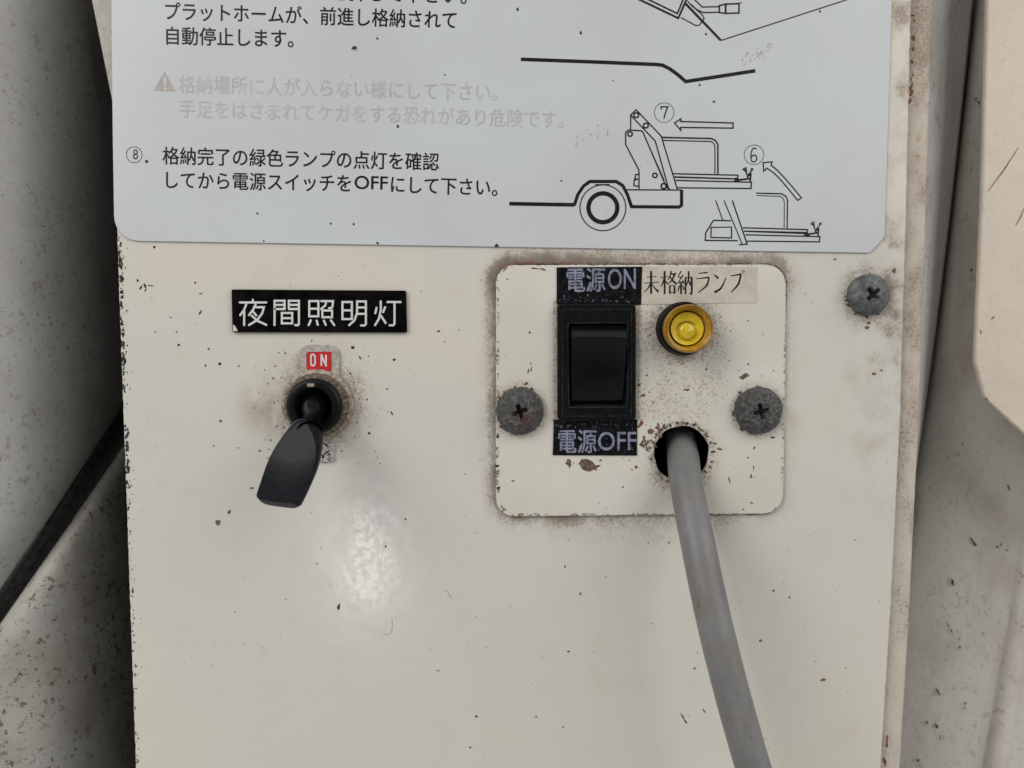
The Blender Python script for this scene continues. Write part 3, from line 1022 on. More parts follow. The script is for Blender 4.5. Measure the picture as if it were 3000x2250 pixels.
# platform with rail
ln([(898, 742), (1170, 748), (1190, 758), (1204, 780), (1204, 938)], 7)
ln([(905, 758), (1165, 764), (1180, 772), (1188, 790), (1188, 938)], 5)
ln([(960, 938), (1312, 946), (1312, 966), (970, 955)], 6)
ln([(975, 974), (1385, 984), (1383, 1018), (985, 1014)], 6)
ln([(970, 958), (1300, 968), (1296, 982)], 4)
ln([(1296, 962), (1318, 972), (1378, 964)], 9)
ln([(1290, 980), (1318, 975)], 9)
ln([(1378, 985), (1382, 940), (1360, 955)], 8)
ln([(1338, 915), (1356, 905), (1358, 925), (1338, 915)], 6)
ln([(1348, 915), (1365, 950)], 6)
ln([(1388, 918), (1362, 952), (1372, 968)], 6)
ring(1388, 915, 5, 5)
# lower platform
ln([(1192, 1082), (1230, 1188)], 5)
ln([(1237, 1082), (1336, 1320)], 5)
ln([(1282, 1082), (1362, 1318), (1318, 1322)], 6)
ln([(1180, 1190), (1275, 1192)], 6)
ln([(1180, 1190), (1138, 1258), (1136, 1298), (1312, 1300)], 6)
ln([(1165, 1228), (1280, 1226)], 5)
ln([(1168, 1228), (1166, 1282), (1278, 1285), (1278, 1230)], 6)
ln([(1410, 1043), (1545, 1046), (1570, 1058), (1580, 1080), (1578, 1232)], 6)
ln([(1412, 1056), (1540, 1060), (1556, 1070), (1563, 1090), (1562, 1230)], 4)
ln([(1338, 1230), (1688, 1240), (1686, 1256), (1345, 1248)], 6)
ln([(1352, 1268), (1755, 1278), (1752, 1306), (1362, 1302)], 6)
ln([(1345, 1250), (1675, 1262), (1672, 1274)], 4)
ln([(1672, 1258), (1700, 1264), (1742, 1256)], 8)
ln([(1668, 1272), (1700, 1268)], 8)
ln([(1745, 1278), (1748, 1236), (1728, 1250)], 7)
ln([(1705, 1208), (1722, 1198), (1724, 1218), (1705, 1208)], 5)
ln([(1716, 1208), (1732, 1244)], 5)
ln([(1756, 1212), (1730, 1246), (1740, 1262)], 5)
ring(1758, 1208, 4, 5)
# arrows and numbers in circles
ln([(970, 664), (1004, 642), (1003, 656), (1286, 664), (1286, 692), (1003, 688), (1004, 704)], 6, True)
arc_o = smooth_pts([(1492, 893), (1530, 925), (1590, 990), (1655, 1068)], 5)
arc_i = smooth_pts([(1635, 1082), (1572, 1005), (1515, 942), (1468, 908)], 5)
ln([(1448, 878), (1497, 874)] + [tuple(p) for p in arc_o] + [tuple(p) for p in arc_i] + [(1452, 925)], 6, True)
ring(914, 608, 53, 3.2, mi=1)
ring(1399, 836, 53, 3.2, mi=1)
ln(smooth_pts([(896, 590), (900, 580), (905, 576)], 3) and [(898, 592), (898, 576), (934, 577), (922, 605), (912, 642)], 6)
ln([(1412, 806), (1404, 800), (1394, 802), (1385, 820), (1382, 845), (1386, 868), (1396, 874), (1408, 870), (1414, 854), (1408, 840), (1396, 838), (1386, 848)], 5.5, sm=True)
mb.build('diagram', [M['ink'], M['thin_ink']], sign)

# ------------------------------------------------------------------ engraved label over the toggle
C3 = lambda x, y, h=0.95: xz(600 + x * 0.446, 800 + y * 0.446, h)
lab = thing('engraved_label', U(933, 974, 0), 'black label plate engraved with five white characters above the toggle switch', 'label plate')
mb = MB()
mb.bm(slab(arc_poly([C3(177, 110, 0.9), C3(1318, 118, 0.9), C3(1325, 388, 0.9), C3(184, 386, 0.9)], 0.25, 3), 0.9, 0.88, bevel=0.12), 0)
# broken corner shows the white core
t = [C3(186, 338, 0.9), C3(198, 346, 0.9), C3(217, 380, 0.9), C3(186, 382, 0.9)]
mb.add([(q.x, -0.925, q.y) for q in t], [(0, 1, 2, 3)], 1)
mb.build('plate', [M['label'], M['white']], lab)
KANJI = [
    # night
    [(315, 176), (315, 192)], [(230, 193), (404, 193)], [(272, 206), (256, 245), (232, 276)], [(259, 248), (258, 342)],
    [(334, 206), (318, 240), (290, 276)], [(322, 224), (388, 224), (378, 262), (345, 308), (290, 341)], [(318, 254), (338, 278)],
    [(308, 280), (348, 315), (404, 340)],
    # between
    [(458, 342), (458, 182), (524, 182), (524, 236), (460, 236)], [(460, 209), (522, 209)],
    [(552, 236), (552, 182), (618, 182), (618, 334), (612, 342), (594, 342)], [(554, 236), (616, 236)], [(554, 209), (616, 209)],
    [(506, 262), (574, 262), (574, 330), (506, 330), (506, 262)], [(508, 296), (572, 296)],
    # shine
    [(686, 184), (746, 184), (746, 284), (686, 284), (686, 184)], [(688, 234), (744, 234)],
    [(764, 184), (842, 184), (838, 222), (828, 230), (816, 230)], [(798, 186), (792, 212), (764, 236)],
    [(772, 246), (836, 246), (836, 290), (772, 290), (772, 246)],
    [(696, 310), (682, 342)], [(735, 312), (742, 340)], [(782, 312), (794, 340)], [(828, 310), (850, 342)],
    # bright
    [(904, 190), (966, 190), (966, 302), (904, 302), (904, 190)], [(906, 245), (964, 245)],
    [(948, 342), (982, 312), (1000, 262), (1000, 186), (1058, 186), (1058, 334), (1050, 344), (1026, 344)], [(1002, 226), (1056, 226)], [(1002, 268), (1056, 268)],
    # lamp
    [(1128, 228), (1120, 264)], [(1184, 224), (1172, 256)], [(1156, 186), (1156, 240), (1144, 300), (1118, 342)], [(1158, 282), (1188, 328)],
    [(1200, 190), (1286, 190)], [(1246, 192), (1246, 332), (1238, 343), (1214, 343)],
]
mb = MB()
for s in KANJI:
    P = [C3(*p) for p in s]
    cl = s[0] == s[-1]
    if not cl and len(s) > 3:
        pass
    stroke(mb, P, 13.5 * 0.0417, 0.925, 0, closed=cl)
mb.build('lettering', M['letter'], lab)

# ------------------------------------------------------------------ toggle switch
tog = thing('toggle_switch', U(930, 1300, 0), 'toggle switch with a black paddle lever pushed down and a red ON tab', 'toggle switch')
mb = MB()
ol = arc_poly([C3(628, 640, 0.6), C3(628, 488, 0.6), C3(690, 472, 0.6), C3(815, 474, 0.6), C3(880, 494, 0.6), C3(880, 640, 0.6), C3(848, 1080, 0.6), C3(848, 1238, 0.6), C3(742, 1240, 0.6), C3(680, 1080, 0.6)], [0, 2.0, 2.5, 2.5, 2.0, 0, 0, 0.6, 0.6, 0])
mb.bm(slab(ol, 0.6, 0.58, bevel=0.12), 0)
# worn foil on the lower tab
for i, (x, y, w, h_, ro) in enumerate(((800, 1150, 26, 10, 0.6), (790, 1200, 30, 9, -0.4), (815, 1215, 16, 24, 0.1), (780, 1110, 14, 12, 0.9), (822, 1130, 7, 32, 0))):
    blob(mb, 600 + x * 0.446, 800 + y * 0.446, w * 0.446, h_ * 0.446, 0.62 + 0.004 * i, 1, ro, i)
for i, (x, y, w, h_, ro) in enumerate(((795, 1128, 18, 8, -0.5), (800, 1178, 22, 6, 0.5), (775, 1205, 9, 12, 0), (815, 1190, 8, 6, 0), (770, 1150, 8, 8, 0))):
    blob(mb, 600 + x * 0.446, 800 + y * 0.446, w * 0.446, h_ * 0.446, 0.65 + 0.004 * i, 2, ro, i + 9)
lg = mb.build('legend_plate', [M['legend'], M['foil'], M['chip']], tog)
mb = MB()
mb.bm(slab(arc_poly([C3(668, 518, 0.7), C3(832, 516, 0.7), C3(832, 644, 0.7), C3(750, 630, 0.7), C3(690, 640, 0.7), C3(668, 632, 0.7)], [0.4, 0.4, 0.4, 0, 0.6, 0.4], 3), 0.7, 0.08), 0)
wl = 14 * 0.0417
ON = lambda p: C3(p[0], p[1], 0.75)
stroke(mb, [ON(p) for p in ((697, 548), (702, 536), (712, 534), (721, 540), (724, 552), (724, 594), (719, 606), (709, 608), (700, 604), (697, 592))], wl * 0.85, 0.74, 1, closed=True)
stroke(mb, [ON((766, 610)), ON((766, 536))], wl * 0.8, 0.74, 1, cap=False)
stroke(mb, [ON((764, 532)), ON((798, 614))], wl * 0.8, 0.74, 1, cap=False)
stroke(mb, [ON((796, 614)), ON((796, 536))], wl * 0.8, 0.74, 1, cap=False)
mb.build('on_tab', [M['red'], M['white']], lg)

tc = TOG
mb = MB()
lathe(mb, tc, [(5.2, 0.5), (5.2, 1.7), (9.3, 1.75), (9.75, 1.5), (9.85, 0.6), (9.85, 0.3), (5.2, 0.3)], 72)
mb.build('washer', M['nut'], tog, auto=40)
mb = MB()
c2 = U(926, 1188, 3)
lathe(mb, c2, [(5.6, 1.7), (5.6, 4.0), (7.8, 4.1), (8.35, 3.7), (8.55, 3.0), (8.6, 1.75), (5.6, 1.7)], 144, knurl=36, kamp=0.018)
mb.build('ring_nut', M['grease'], tog, auto=50)
mb = MB()
c3 = U(919, 1191, 5)
lathe(mb, c3, [(0.01, 0.9), (2.6, 0.9), (3.9, 1.6), (4.2, 3.0), (4.7, 4.6), (5.0, 5.3), (5.4, 5.6), (6.5, 5.6), (7.1, 5.3), (7.5, 4.6), (7.55, 3.0), (7.55, 1.8), (6.9, 1.8)], 72)
# a locating notch on the collar
mb.bm(slab(arc_poly([C3(672, 728, 5.7), C3(718, 728, 5.7), C3(718, 746, 5.7), C3(672, 746, 5.7)], 0.15, 3), 5.75, 0.5, bevel=0.1), 1)
mb.build('collar', [M['black'], M['nut']], tog, auto=40)

# lever: a stem and a paddle whose front is sliced by a tilted flat
P0 = U(921, 1180, 2.0)
P1 = U(908, 1262, 16.0)
mb = MB()
ax = (P1 - P0).normalized()
sx_ = Vector((1, 0, 0))
sx_ = (sx_ - ax * sx_.dot(ax)).normalized()
fr = sx_.cross(ax)
if fr.y > 0:
    fr = -fr
vs, fs = [], []
prof = [(-0.05, 3.3), (0.15, 3.4), (0.3, 3.3), (0.42, 2.7), (0.55, 2.45), (0.75, 2.5), (0.92, 2.9), (1.05, 3.3)]
n = 28
for t, r in prof:
    c = P0 + (P1 - P0) * t
    for i in range(n):
        a = 2 * math.pi * i / n
        vs.append(c + sx_ * math.cos(a) * r + fr * math.sin(a) * r)
for k in range(len(prof) - 1):
    for i in range(n):
        fs.append((k * n + i, k * n + (i + 1) % n, (k + 1) * n + (i + 1) % n, (k + 1) * n + i))
mb.add(vs, fs, 0, True)
mb.build('lever_stem', M['gloss'], tog, auto=45)

T0 = U(907, 1243, 13.5)
T1 = U(812, 1472, 27.0)
ax = (T1 - T0)
LEN = ax.length
ax.normalize()
sx_ = Vector((1, 0, 0))
sx_ = (sx_ - ax * sx_.dot(ax)).normalized()
fr = sx_.cross(ax)
if fr.y > 0:
    fr = -fr
ROLL = math.radians(10)
sx_, fr = sx_ * math.cos(ROLL) + fr * math.sin(ROLL), fr * math.cos(ROLL) - sx_ * math.sin(ROLL)
vs, fs = [], []
NS, NR = 44, 72
for k in range(NS + 1):
    t = k / NS
    if t < 0.56:
        wv = 3.8 + 2.75 * math.sin(t / 0.56 * math.pi / 2)
    else:
        wv = 6.55 - 0.75 * ((t - 0.56) / 0.44) ** 1.5
    th = 3.5 - 0.55 * t
    end = 1.0
    if t > 0.94:
        q = (t - 0.94) / 0.06
        end = 1 - 0.16 * q ** 2.6
    st_ = 1.0
    if t < 0.05:
        st_ = 0.82 + 0.18 * math.sqrt(t / 0.05)
    q_ = max(0.0, (t - 0.07) / 0.93)
    cutp = 3.5 - 2.9 * (1 - (1 - q_) ** 2.6)
    c = T0 + ax * (LEN * t)
    for i in range(NR):
        a = 2 * math.pi * i / NR
        ca, sa = math.cos(a), math.sin(a)
        e_ = 2.0 / (2.0 + 1.2 * t)
        x = math.copysign(abs(ca) ** e_, ca) * wv * end * st_
        y = math.copysign(abs(sa) ** e_, sa) * th * end * st_
        if y > cutp:
            # dished flat
            w_ = abs(x) / (wv + 1e-6)
            y = cutp - 0.35 * max(0.0, 1 - w_ * w_) * min(1, t * 2)
        vs.append(c + sx_ * x + fr * y)
for k in range(NS):
    for i in range(NR):
        j = (i + 1) % NR
        fs.append((k * NR + i, k * NR + j, (k + 1) * NR + j, (k + 1) * NR + i))
fs.append(tuple(range(NR - 1, -1, -1)))
fs.append(tuple(NS * NR + i for i in range(NR)))
mb = MB()
mb.add(vs, fs, 0, True)
mb.build('lever', M['lever'], tog, auto=28)

# ------------------------------------------------------------------ screwed plate
PT = 1.1
plate = thing('switch_plate', U(1880, 1511, 0), 'cream rounded rectangular mounting plate under the rocker switch, lamp and cable hole', 'mounting plate')
mb = MB()
ol = arc_poly([xz(1455, 779, PT), xz(2301, 777, PT), xz(2299, 1100, PT), xz(2292, 1503, PT), xz(1870, 1508, PT), xz(1455, 1512, PT)], [4.6, 5.4, 0, 5.2, 0, 4.8])
ol = ragged(ol, 0.7, 0.10, 14)
hc = circle2((HOLE.x, HOLE.z), 7.75, 72, 0.05, 2.0)
mb.bm(slab(ol, PT, PT - 0.03, holes=[hc], bevel=0.18), 0)
for i, (px, py, rx, ry, ro, mi) in enumerate([
        (1552, 974, 3, 3, 0, 1), (1548, 1087, 2.5, 9, -0.25, 1), (1556, 1082, 2, 8, -0.2, 1), (1555, 1065, 2, 2.5, 0, 1), (1541, 1124, 6, 3, 0.5, 1), (1487, 818, 3, 2, 0.4, 1),
        (1503, 1409, 5, 2, -0.3, 1), (1825, 1427, 3, 2.5, 0, 1), (1722, 1362, 27, 15, -0.25, 2), (1740, 1371, 16, 10, 0.1, 2), (1707, 1352, 14, 8, 0.3, 2), (1759, 1349, 5, 3, 0.6, 2), (1666, 1355, 8, 9, 0, 2), (1668, 1362, 4, 6, 0.3, 2),
        (2013, 1142, 8, 3, 0.1, 1), (1895, 1100, 3, 3, 0, 1), (1902, 1149, 3, 2, 0, 1), (1884, 1158, 7, 4.5, 0.2, 3), (1878, 1240, 4, 12, -0.5, 3), (1873, 1248, 6, 3, 0.3, 3), (1872, 1128, 5, 4, 0, 3), (1914, 1180, 2, 3, 0, 3),
        (2108, 1315, 7, 3.5, -0.2, 3), (2096, 1300, 5, 2.5, -0.2, 2), (2192, 1342, 4, 2, 0, 1), (2208, 1370, 2.5, 6, 0, 1), (2200, 1395, 2.5, 6, -0.2, 1), (2210, 1312, 3, 6, -0.6, 2), (2202, 1399, 2, 2, 0, 1), (2212, 1399, 2, 2, 0, 1),
        (2263, 1282, 6, 2.5, 0.1, 1), (2137, 1408, 2, 9, 0.3, 2), (2202, 1474, 6, 2.5, -0.5, 2), (2178, 1492, 3, 2, 0, 1), (2192, 1067, 3, 2.5, 0, 1), (2192, 940, 3, 2, 0, 2), (2180, 1103, 14, 7, 0.25, 2), (2070, 1082, 4, 3, 0, 1),
        (1864, 1368, 6, 5, 0, 3), (1851, 1376, 4, 2, -0.6, 2), (1460, 1430, 5, 5, 0, 1), (1457, 1365, 6, 4, 0, 1), (1458, 1280, 4, 5, 0, 1), (1570, 787, 12, 2, -0.1, 2), (1590, 789, 8, 2.5, -0.3, 2), (1938, 1278, 3, 4, 0, 2)]):
    blob(mb, px, py, rx, ry, PT + 0.012 + 0.0008 * (i % 12), mi, ro, i + 31, 16, 0.5)
# bare metal flaked off round the cable hole
for i in range(46):
    a = R.choice([R.uniform(2.4, 3.7), R.uniform(-0.75, 0.55), R.uniform(0.5, 2.4)])
    if i > 36:
        a = R.uniform(0, 6.28)
    rr = 8.15 + abs(R.gauss(0, 0.42)) * (1.8 if 2.4 < a < 3.3 else 0.8)
    px = 1997 + math.cos(a) * rr / 0.0935
    py = 1328 - math.sin(a) * rr / 0.0935
    blob(mb, px, py, R.uniform(2.5, 6), R.uniform(2, 4.5), PT + 0.022 + 0.0007 * (i % 12), 2 if R.random() < 0.75 else 1, R.uniform(0, 3), i + 77, 10, 0.6)
for pts in ([(1882, 1300), (1886, 1288), (1893, 1296), (1889, 1308), (1899, 1315), (1915, 1300), (1928, 1275), (1934, 1258), (1926, 1247), (1914, 1262), (1904, 1268)],):
    for q_, p_ in enumerate(pts * 4):
        blob(mb, p_[0] + R.gauss(0, 4), p_[1] + R.gauss(0, 4), R.uniform(2, 5.5), R.uniform(2, 5), PT + 0.05 + 0.0006 * (q_ % 12), 2, R.uniform(0, 3), q_ + 2100, 10, 0.6)
# pepper of grit, thickest near the lamp
for i in range(420):
    if i < 240:
        a, d = R.uniform(0, 6.28), abs(R.gauss(0, 48))
        px, py = 2000 + math.cos(a) * (76 + d), 966 + math.sin(a) * (76 + d)
    elif i < 330:
        px, py = R.gauss(1985, 70), R.gauss(1180, 55)
    elif i < 360:
        a, d = R.uniform(0, 6.28), abs(R.gauss(0, 35))
        px, py = 1997 + math.cos(a) * (84 + d), 1328 + math.sin(a) * (84 + d)
    else:
        px, py = R.uniform(1475, 2280), R.uniform(800, 1490)
    if not (1470 < px < 2285 and 892 < py < 1495):
        continue
    s = R.uniform(0.7, 1.7)
    blob(mb, px, py, s, s * R.uniform(0.8, 1.6), PT + 0.034 + 0.0005 * (i % 12), 1 if R.random() < 0.25 else 2, R.uniform(0, 3), i + 1300, 8)
mb.build('plate', [M['plate'], M['chip'], M['brown'], M['rustchip']], plate)

# ------------------------------------------------------------------ label tapes
C4 = lambda x, y: (1400 + x * 0.4823, 740 + y * 0.4823)


def tape(name, corners, label, mat, thick, wear):
    o = thing(name, U(*corners[2], PT), label, 'label', 'tape labels round the switch and lamp')
    m_ = MB()
    hh = PT + thick
    m_.bm(slab([xz(*p, hh) for p in corners], hh, thick - 0.015, bevel=0.04), 0)
    for i, (px, py, rx, ry, ro) in enumerate(wear):
        blob(m_, px, py, rx, ry, hh + 0.012 + 0.0006 * (i % 9), 1, ro, i + 3, 10, 0.6)
    m_.build('tape', [mat, M['tapeletter']], o)
    return o, hh


dust = lambda x0, x1, y0, y1, n: [(R.uniform(x0, x1), R.uniform(y0, y1), R.uniform(0.7, 1.8), R.uniform(0.7, 1.8), R.random() * 3) for _ in range(n)]
o, hh = tape('label_tape', [C4(480, 90), C4(998, 86), C4(990, 316), C4(480, 314)], 'black tape label printed ON above the rocker switch', M['tape'], 0.3,
             dust(1636, 1876, 866, 890, 40) + dust(1640, 1870, 790, 880, 16))
mb = MB()
type_line(mb, '電源', C4(530, 242), C4(772, 238), 70, hh + 0.03, 0, 0.03)
type_line(mb, 'ON', C4(785, 236), C4(958, 234), 78, hh + 0.03, 0, 0.016)
mb.build('lettering', M['tapeletter'], o)
o, hh = tape('label_tape', [C4(462, 1016), C4(968, 1014), C4(966, 1232), C4(456, 1230)], 'black tape label printed OFF below the rocker switch', M['tape'], 0.3,
             dust(1626, 1860, 1232, 1256, 50) + dust(1626, 1860, 1256, 1330, 18))
mb = MB()
type_line(mb, '電源', C4(478, 1218), C4(718, 1218), 70, hh + 0.03, 0, 0.03)
type_line(mb, 'OFF', C4(724, 1214), C4(960, 1212), 72, hh + 0.03, 0, 0.016)
mb.build('lettering', M['tapeletter'], o)

C5 = lambda x, y: (1800 + x * 0.4823, 740 + y * 0.4823)
o, hh = tape('label_tape', [C5(168, 84), C5(868, 88), C5(865, 304), C5(163, 314)], 'yellowed translucent tape label with thin black characters above the amber lamp', M['clear'], 0.12, [])
KM = 0.056
MIN = [  # (points, widths)
    ([(195, 150), (255, 145)], 4), ([(180, 186), (268, 180)], 4), ([(223, 112), (223, 250)], 10), ([(221, 186), (205, 215), (180, 242)], [9, 6, 3]), ([(226, 186), (245, 215), (268, 238)], [3, 6, 11]),
    ([(282, 152), (326, 146)], 4), ([(305, 112), (305, 252)], 9), ([(303, 156), (294, 185), (281, 207)], [8, 6, 3]), ([(309, 170), (322, 188)], [3, 9]),
    ([(346, 112), (338, 140), (324, 166)], [9, 6, 3]), ([(343, 132), (368, 128), (352, 165), (322, 197)], [4, 9, 7, 3]), ([(335, 140), (352, 168), (378, 192)], [4, 7, 11]),
    ([(337, 200), (337, 250)], 8), ([(337, 202), (365, 200)], 4), ([(365, 200), (365, 250)], 9), ([(337, 242), (365, 242)], 4),
    ([(406, 112), (388, 145), (404, 150)], [7, 4, 6]), ([(418, 135), (402, 160), (388, 182)], [7, 5, 5]), ([(388, 184), (420, 177)], 6), ([(414, 166), (424, 188)], [4, 9]), ([(405, 182), (405, 252)], 9), ([(396, 200), (385, 236)], [7, 4]), ([(414, 198), (424, 226)], [4, 8]),
    ([(432, 150), (432, 252)], 8), ([(430, 152), (470, 149)], 4), ([(469, 148), (469, 244), (457, 246)], [10, 9, 3]), ([(451, 112), (450, 162), (434, 207)], [9, 8, 3]), ([(451, 166), (463, 198)], [4, 10]),
    ([(510, 126), (566, 121)], [4, 7]), ([(497, 159), (577, 150)], [4, 8]), ([(575, 152), (560, 200), (508, 243)], [8, 9, 4]),
    ([(604, 133), (632, 156)], [4, 12]), ([(608, 241), (648, 215), (678, 152)], [12, 9, 4]),
    ([(704, 142), (770, 131)], [4, 8]), ([(768, 134), (752, 192), (708, 242)], [9, 10, 4]),
]
mb = MB()
for s, w in MIN:
    P = [xz(*C5(*p), hh + 0.02) for p in s]
    ww = [q * KM for q in w] if isinstance(w, list) else w * KM
    if len(P) == 3 and isinstance(w, list):
        Q = smooth_pts(P, 5)
        ww = [ww[0] + (ww[1] - ww[0]) * i / 5 if i < 5 else ww[1] + (ww[2] - ww[1]) * (i - 5) / 5 for i in range(len(Q))]
        P = Q
    stroke(mb, P, ww, hh + 0.02, 0, cap=False)
stroke(mb, circle2(xz(*C5(781, 117), hh), 0.36, 20), 0.16, hh + 0.02, 0, closed=True)
mb.build('lettering', M['mincho'], o)

# ------------------------------------------------------------------ rocker switch
rs = thing('rocker_switch', U(1748, 1229, PT), 'black rectangular rocker power switch pressed to its lower OFF side', 'rocker switch')
RT = PT + 2.0
mb = MB()
outer = arc_poly([xz(*C4(490, 319), RT), xz(*C4(953, 319), RT), xz(*C4(953, 1014), RT), xz(*C4(492, 1016), RT)], 0.7, 4)
inner = arc_poly([xz(*C4(546, 428), RT), xz(*C4(908, 426), RT), xz(*C4(908, 938), RT), xz(*C4(552, 942), RT)], 0.5, 4)
mb.bm(slab(outer, RT, 1.95, holes=[inner], bevel=0.35), 0)
# moulded line and opening edge, their highlights painted on as pale lines
mid = arc_poly([xz(*C4(512, 345), RT), xz(*C4(934, 345), RT), xz(*C4(934, 992), RT), xz(*C4(514, 994), RT)], 0.5, 4)
stroke(mb, mid, 0.10, RT + 0.01, 1, closed=True)
stroke(mb, inner, 0.13, RT + 0.012, 1, closed=True)
mb.build('bezel', [M['black'], M['wear_glint']], rs)
mb = MB()
x0, x1 = U(*C4(563, 600), 3).x, U(*C4(897, 600), 3).x
ztop, zbot = U(*C4(730, 440), 2).z, U(*C4(730, 930), 2).z
zb2 = U(*C4(730, 462), 5).z
zr = U(*C4(730, 520), 6).z
prof = [(ztop, -1.0), (ztop - 0.1, 2.6), (zb2, 3.5), (zb2 - 0.15, 3.8), (zr + 0.35, 5.85), (zr, 6.0), (zr - 0.35, 5.75), (zr - (zr - zbot) * 0.5, 3.6), (zbot + 0.5, 1.55), (zbot, 1.2), (zbot, -1.0)]
b = bmesh.new()
ca, cb = [], []
for i, (z, h) in enumerate(prof):
    nar = 0.0 if i < 5 else 0.35 * min(1, (i - 4) / 5)
    ca.append(b.verts.new((x0 + nar, -h, z)))
    cb.append(b.verts.new((x1 - nar, -h, z)))
for i in range(len(prof) - 1):
    b.faces.new((ca[i], ca[i + 1], cb[i + 1], cb[i]))
b.faces.new(ca)
b.faces.new(list(reversed(cb)))
bmesh.ops.recalc_face_normals(b, faces=b.faces)
se = [e for e in b.edges if len(e.link_faces) == 2 and e.calc_face_angle(0) > 0.9]
bmesh.ops.bevel(b, geom=se, offset=0.28, segments=3, profile=0.5, affect='EDGES', clamp_overlap=True)
mb.bm(b, 0, True)
mb.build('rocker', M['gloss'], rs, auto=35)
mb = MB()
iz = [xz(*C4(546, 428), -2), xz(*C4(908, 428), -2), xz(*C4(908, 940), -2), xz(*C4(546, 940), -2)]
mb.bm(slab(inner, PT + 0.25, 0.2), 0)
mb.build('switch_well', M['dark'], rs)

# ------------------------------------------------------------------ indicator lamp
il = thing('indicator_lamp', U(1999, 1040, PT), 'round amber pilot lamp in a black bezel beneath the yellowed tape', 'indicator lamp')
lc = LAMP
mb = MB()
lathe(mb, lc, [(5.8, 1.0), (7.15, 1.05), (7.25, 0.9), (7.25, 3.2), (7.0, 3.5), (6.95, 5.3), (6.75, 5.6), (6.2, 5.6), (6.1, 4.5)], 72)
mb.build('bezel', M['black'], il, auto=40)
mb = MB()
lathe(mb, lc, [(6.3, 4.6), (6.35, 9.0), (6.2, 9.6), (6.05, 9.8), (5.8, 9.75), (5.6, 9.4)], 96)
mb.build('lens', M['amber'], il, auto=60)
mb = MB()
pr = [(5.6, 9.4)]
for k in range(7):
    r = 5.56 - k * 0.13
    h = 9.3 - k * 0.5
    pr += [(r - 0.16, h), (r, h - 0.22)]
pr += [(4.65, 5.9)]
lathe(mb, lc, pr, 96)
mb.build('lens_well', M['amberdark'], il, auto=80)
mb = MB()
lathe(mb, lc, [(4.75, 6.4), (4.5, 6.3), (4.35, 6.8)], 72, 1)
lathe(mb, lc, [(4.35, 6.8), (4.3, 7.1), (3.9, 7.0), (0.01, 6.7)], 72, 0)
# curled edge on the reflector
bc = U(2013, 971, 7.2)
cpts = [Vector((bc.x + math.cos(a) * 2.9, bc.z + math.sin(a) * 2.6)) for a in [2.95 - i * 0.16 for i in range(15)]]
stroke(mb, cpts, [0.08 + 0.3 * math.sin(math.pi * i / 14) for i in range(15)], 7.12, 1, cap=False)
mb.build('reflector', [M['yellow'], M['olive']], il, auto=50)
mb = MB()
lathe(mb, bc, [(2.35, 6.6), (2.3, 7.3), (1.95, 7.75), (1.3, 8.0), (0.7, 8.02), (0.45, 8.15), (0.01, 8.2)], 48)
mb.build('bulb', M['bulb'], il, auto=70)

# ------------------------------------------------------------------ screws
names = ['rusty pan head screw with a reddish cross slot left of the rocker switch',
         'dark pitted pan head screw at the right edge of the switch plate',
         'smoother grey painted pan head screw alone at the right of the box, below the sign']


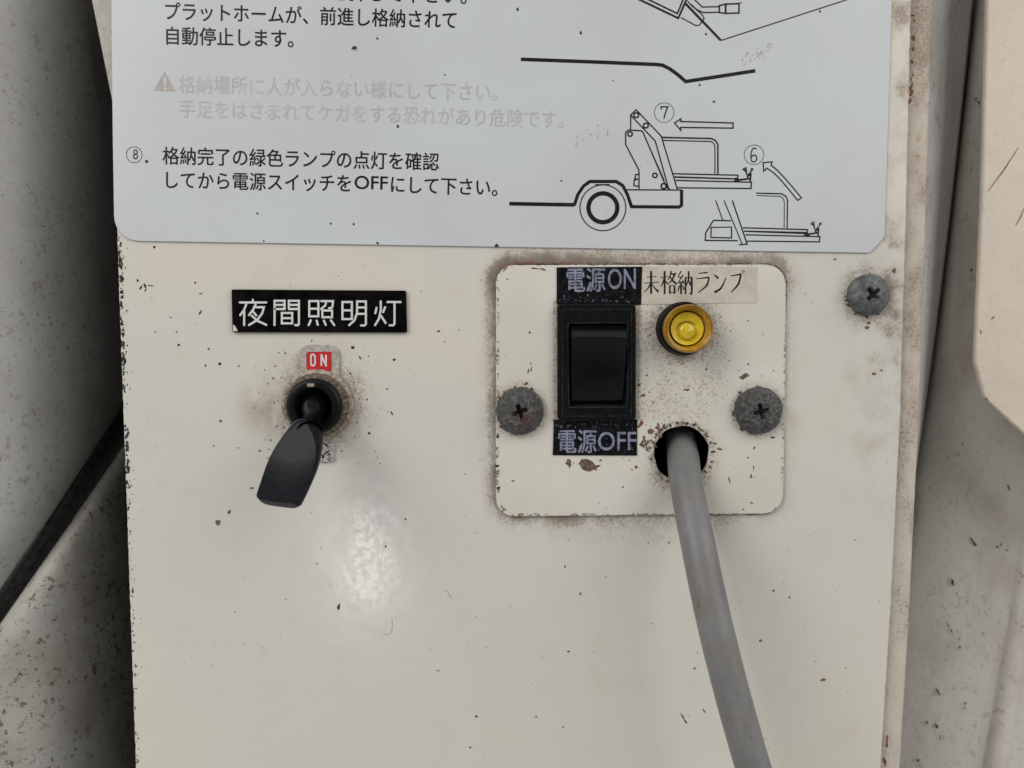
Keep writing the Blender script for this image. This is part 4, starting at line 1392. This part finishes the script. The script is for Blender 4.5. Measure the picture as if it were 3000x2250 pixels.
def make_screw(i, base, rad, rot):
    s = thing('pan_head_screw', base, names[i], 'screw', 'corroded pan head screws')
    h0 = -base.y
    mbs = MB()
    NRr, NA = 64, 128
    tilt = Vector((0.0, 0.0))
    vs, fs = [], []
    rough = (0.22, 0.26, 0.10)[i]
    for k in range(NRr + 1):
        u = k / NRr
        for j in range(NA):
            a = 2 * math.pi * j / NA
            r = rad * u
            wob = 1.0
            if u > 0.8:
                wob = 1 + 0.045 * mnoise.noise(Vector((math.cos(a) * 3, math.sin(a) * 3, i * 7.7))) * (u - 0.8) / 0.2
            x, z = math.cos(a) * r * wob, math.sin(a) * r * wob
            h = 3.6 * math.sqrt(max(0.0, 1 - (u * 0.985) ** 2.25)) + 0.35
            # cross recess
            cx, cz = x * math.cos(rot) + z * math.sin(rot), -x * math.sin(rot) + z * math.cos(rot)
            w1 = 0.62 + 0.1 * mnoise.noise(Vector((x, z, i)))
            arm = 2.15
            def trough(p, q):
                e = max(0.0, 1 - abs(q) / w1) if abs(q) < w1 else 0.0
                f = max(0.0, 1 - (abs(p) / arm) ** 2)
                return min(1.0, e * 3.5) * f ** 0.5
            h -= 2.5 * max(trough(cx, cz), trough(cz, cx)) + 0.5 * max(0, 1 - (r / 1.5) ** 2)
            h += rough * mnoise.noise(Vector((x * 1.3, z * 1.3, i * 3.3))) + rough * 0.5 * mnoise.noise(Vector((x * 3.1, z * 3.1, i + 4.4)))
            vs.append((base.x + x, -(h0 + h), base.z + z))
    for j in range(NA):
        a = 2 * math.pi * j / NA
        wob = 1 + 0.045 * mnoise.noise(Vector((math.cos(a) * 3, math.sin(a) * 3, i * 7.7)))
        vs.append((base.x + math.cos(a) * rad * 0.98 * wob, -h0 + 0.3, base.z + math.sin(a) * rad * 0.98 * wob))
    for k in range(NRr + 1):
        for j in range(NA):
            q = (j + 1) % NA
            fs.append((k * NA + j, k * NA + q, (k + 1) * NA + q, (k + 1) * NA + j))
    mbs.add(vs, fs, 0, True)
    mbs.build('screw_head', M['screwpaint' if i == 2 else 'screw'], s)
    # crumbs of torn paint round the head
    mc = MB()
    n = (26, 16, 26)[i]
    for q in range(n):
        a = R.gauss(-1.57, 0.9) if q % 2 else R.uniform(0, 6.28)
        rr = rad * R.uniform(0.95, 1.05)
        c = Vector((base.x + math.cos(a) * rr, 0, base.z + math.sin(a) * rr))
        e = R.uniform(0.15, 0.5)
        lv = []
        for p in range(7):
            t = 2 * math.pi * p / 7
            lv.append((c.x + math.cos(t) * e * R.uniform(0.7, 1.3), -h0 - 0.02 + 0.45 - 0.45, c.z + math.sin(t) * e * R.uniform(0.7, 1.3)))
        lv.append((c.x, -h0 - R.uniform(0.12, 0.35), c.z))
        mc.add(lv, [(p, (p + 1) % 7, 7) for p in range(7)], 0 if R.random() < 0.6 else 1)
    mc.build('paint_crumbs', [M['screw'], M['brown']], s)


for i, (b_, r_, ro) in enumerate(SCREWS):
    b_ = Vector((b_.x, -PT if i < 2 else 0.0, b_.z))
    make_screw(i, b_, r_, ro)

# ------------------------------------------------------------------ cable
pts = [(1984, 1232, -42), (1990, 1262, -14), (2000, 1330, -3), (2010, 1415, 6), (2048, 1610, 17), (2090, 1810, 23), (2142, 2020, 26), (2205, 2245, 28), (2260, 2430, 30), (2330, 2640, 30)]
C = [U(*p) for p in pts]
cr = []
for i in range(len(C) - 1):
    p0, p1, p2, p3 = C[max(i - 1, 0)], C[i], C[i + 1], C[min(i + 2, len(C) - 1)]
    for j in range(10):
        t = j / 10
        cr.append(0.5 * ((2 * p1) + (p2 - p0) * t + (2 * p0 - 5 * p1 + 4 * p2 - p3) * t * t + (3 * p1 - p0 - 3 * p2 + p3) * t ** 3))
cr.append(C[-1])
vs, fs = [], []
n = 40
for i, p in enumerate(cr):
    t = (cr[min(i + 1, len(cr) - 1)] - cr[max(i - 1, 0)]).normalized()
    sx_ = (Vector((1, 0, 0)) - t * t.x).normalized()
    fr = sx_.cross(t)
    r = 4.38 * (1 + 0.012 * mnoise.noise(Vector((i * 0.23, 0, 3))))
    for j in range(n):
        a = 2 * math.pi * j / n
        vs.append(p + sx_ * math.cos(a) * r + fr * math.sin(a) * r)
for i in range(len(cr) - 1):
    for j in range(n):
        q = (j + 1) % n
        fs.append((i * n + j, i * n + q, (i + 1) * n + q, (i + 1) * n + j))
mb = MB()
mb.add(vs, fs, 0, True)
tag(mb.build('power_cable', M['cable'], None, U(2205, 2245, 28)), 'thick grey rubber cable coming out of the plate hole and hanging down', 'cable')
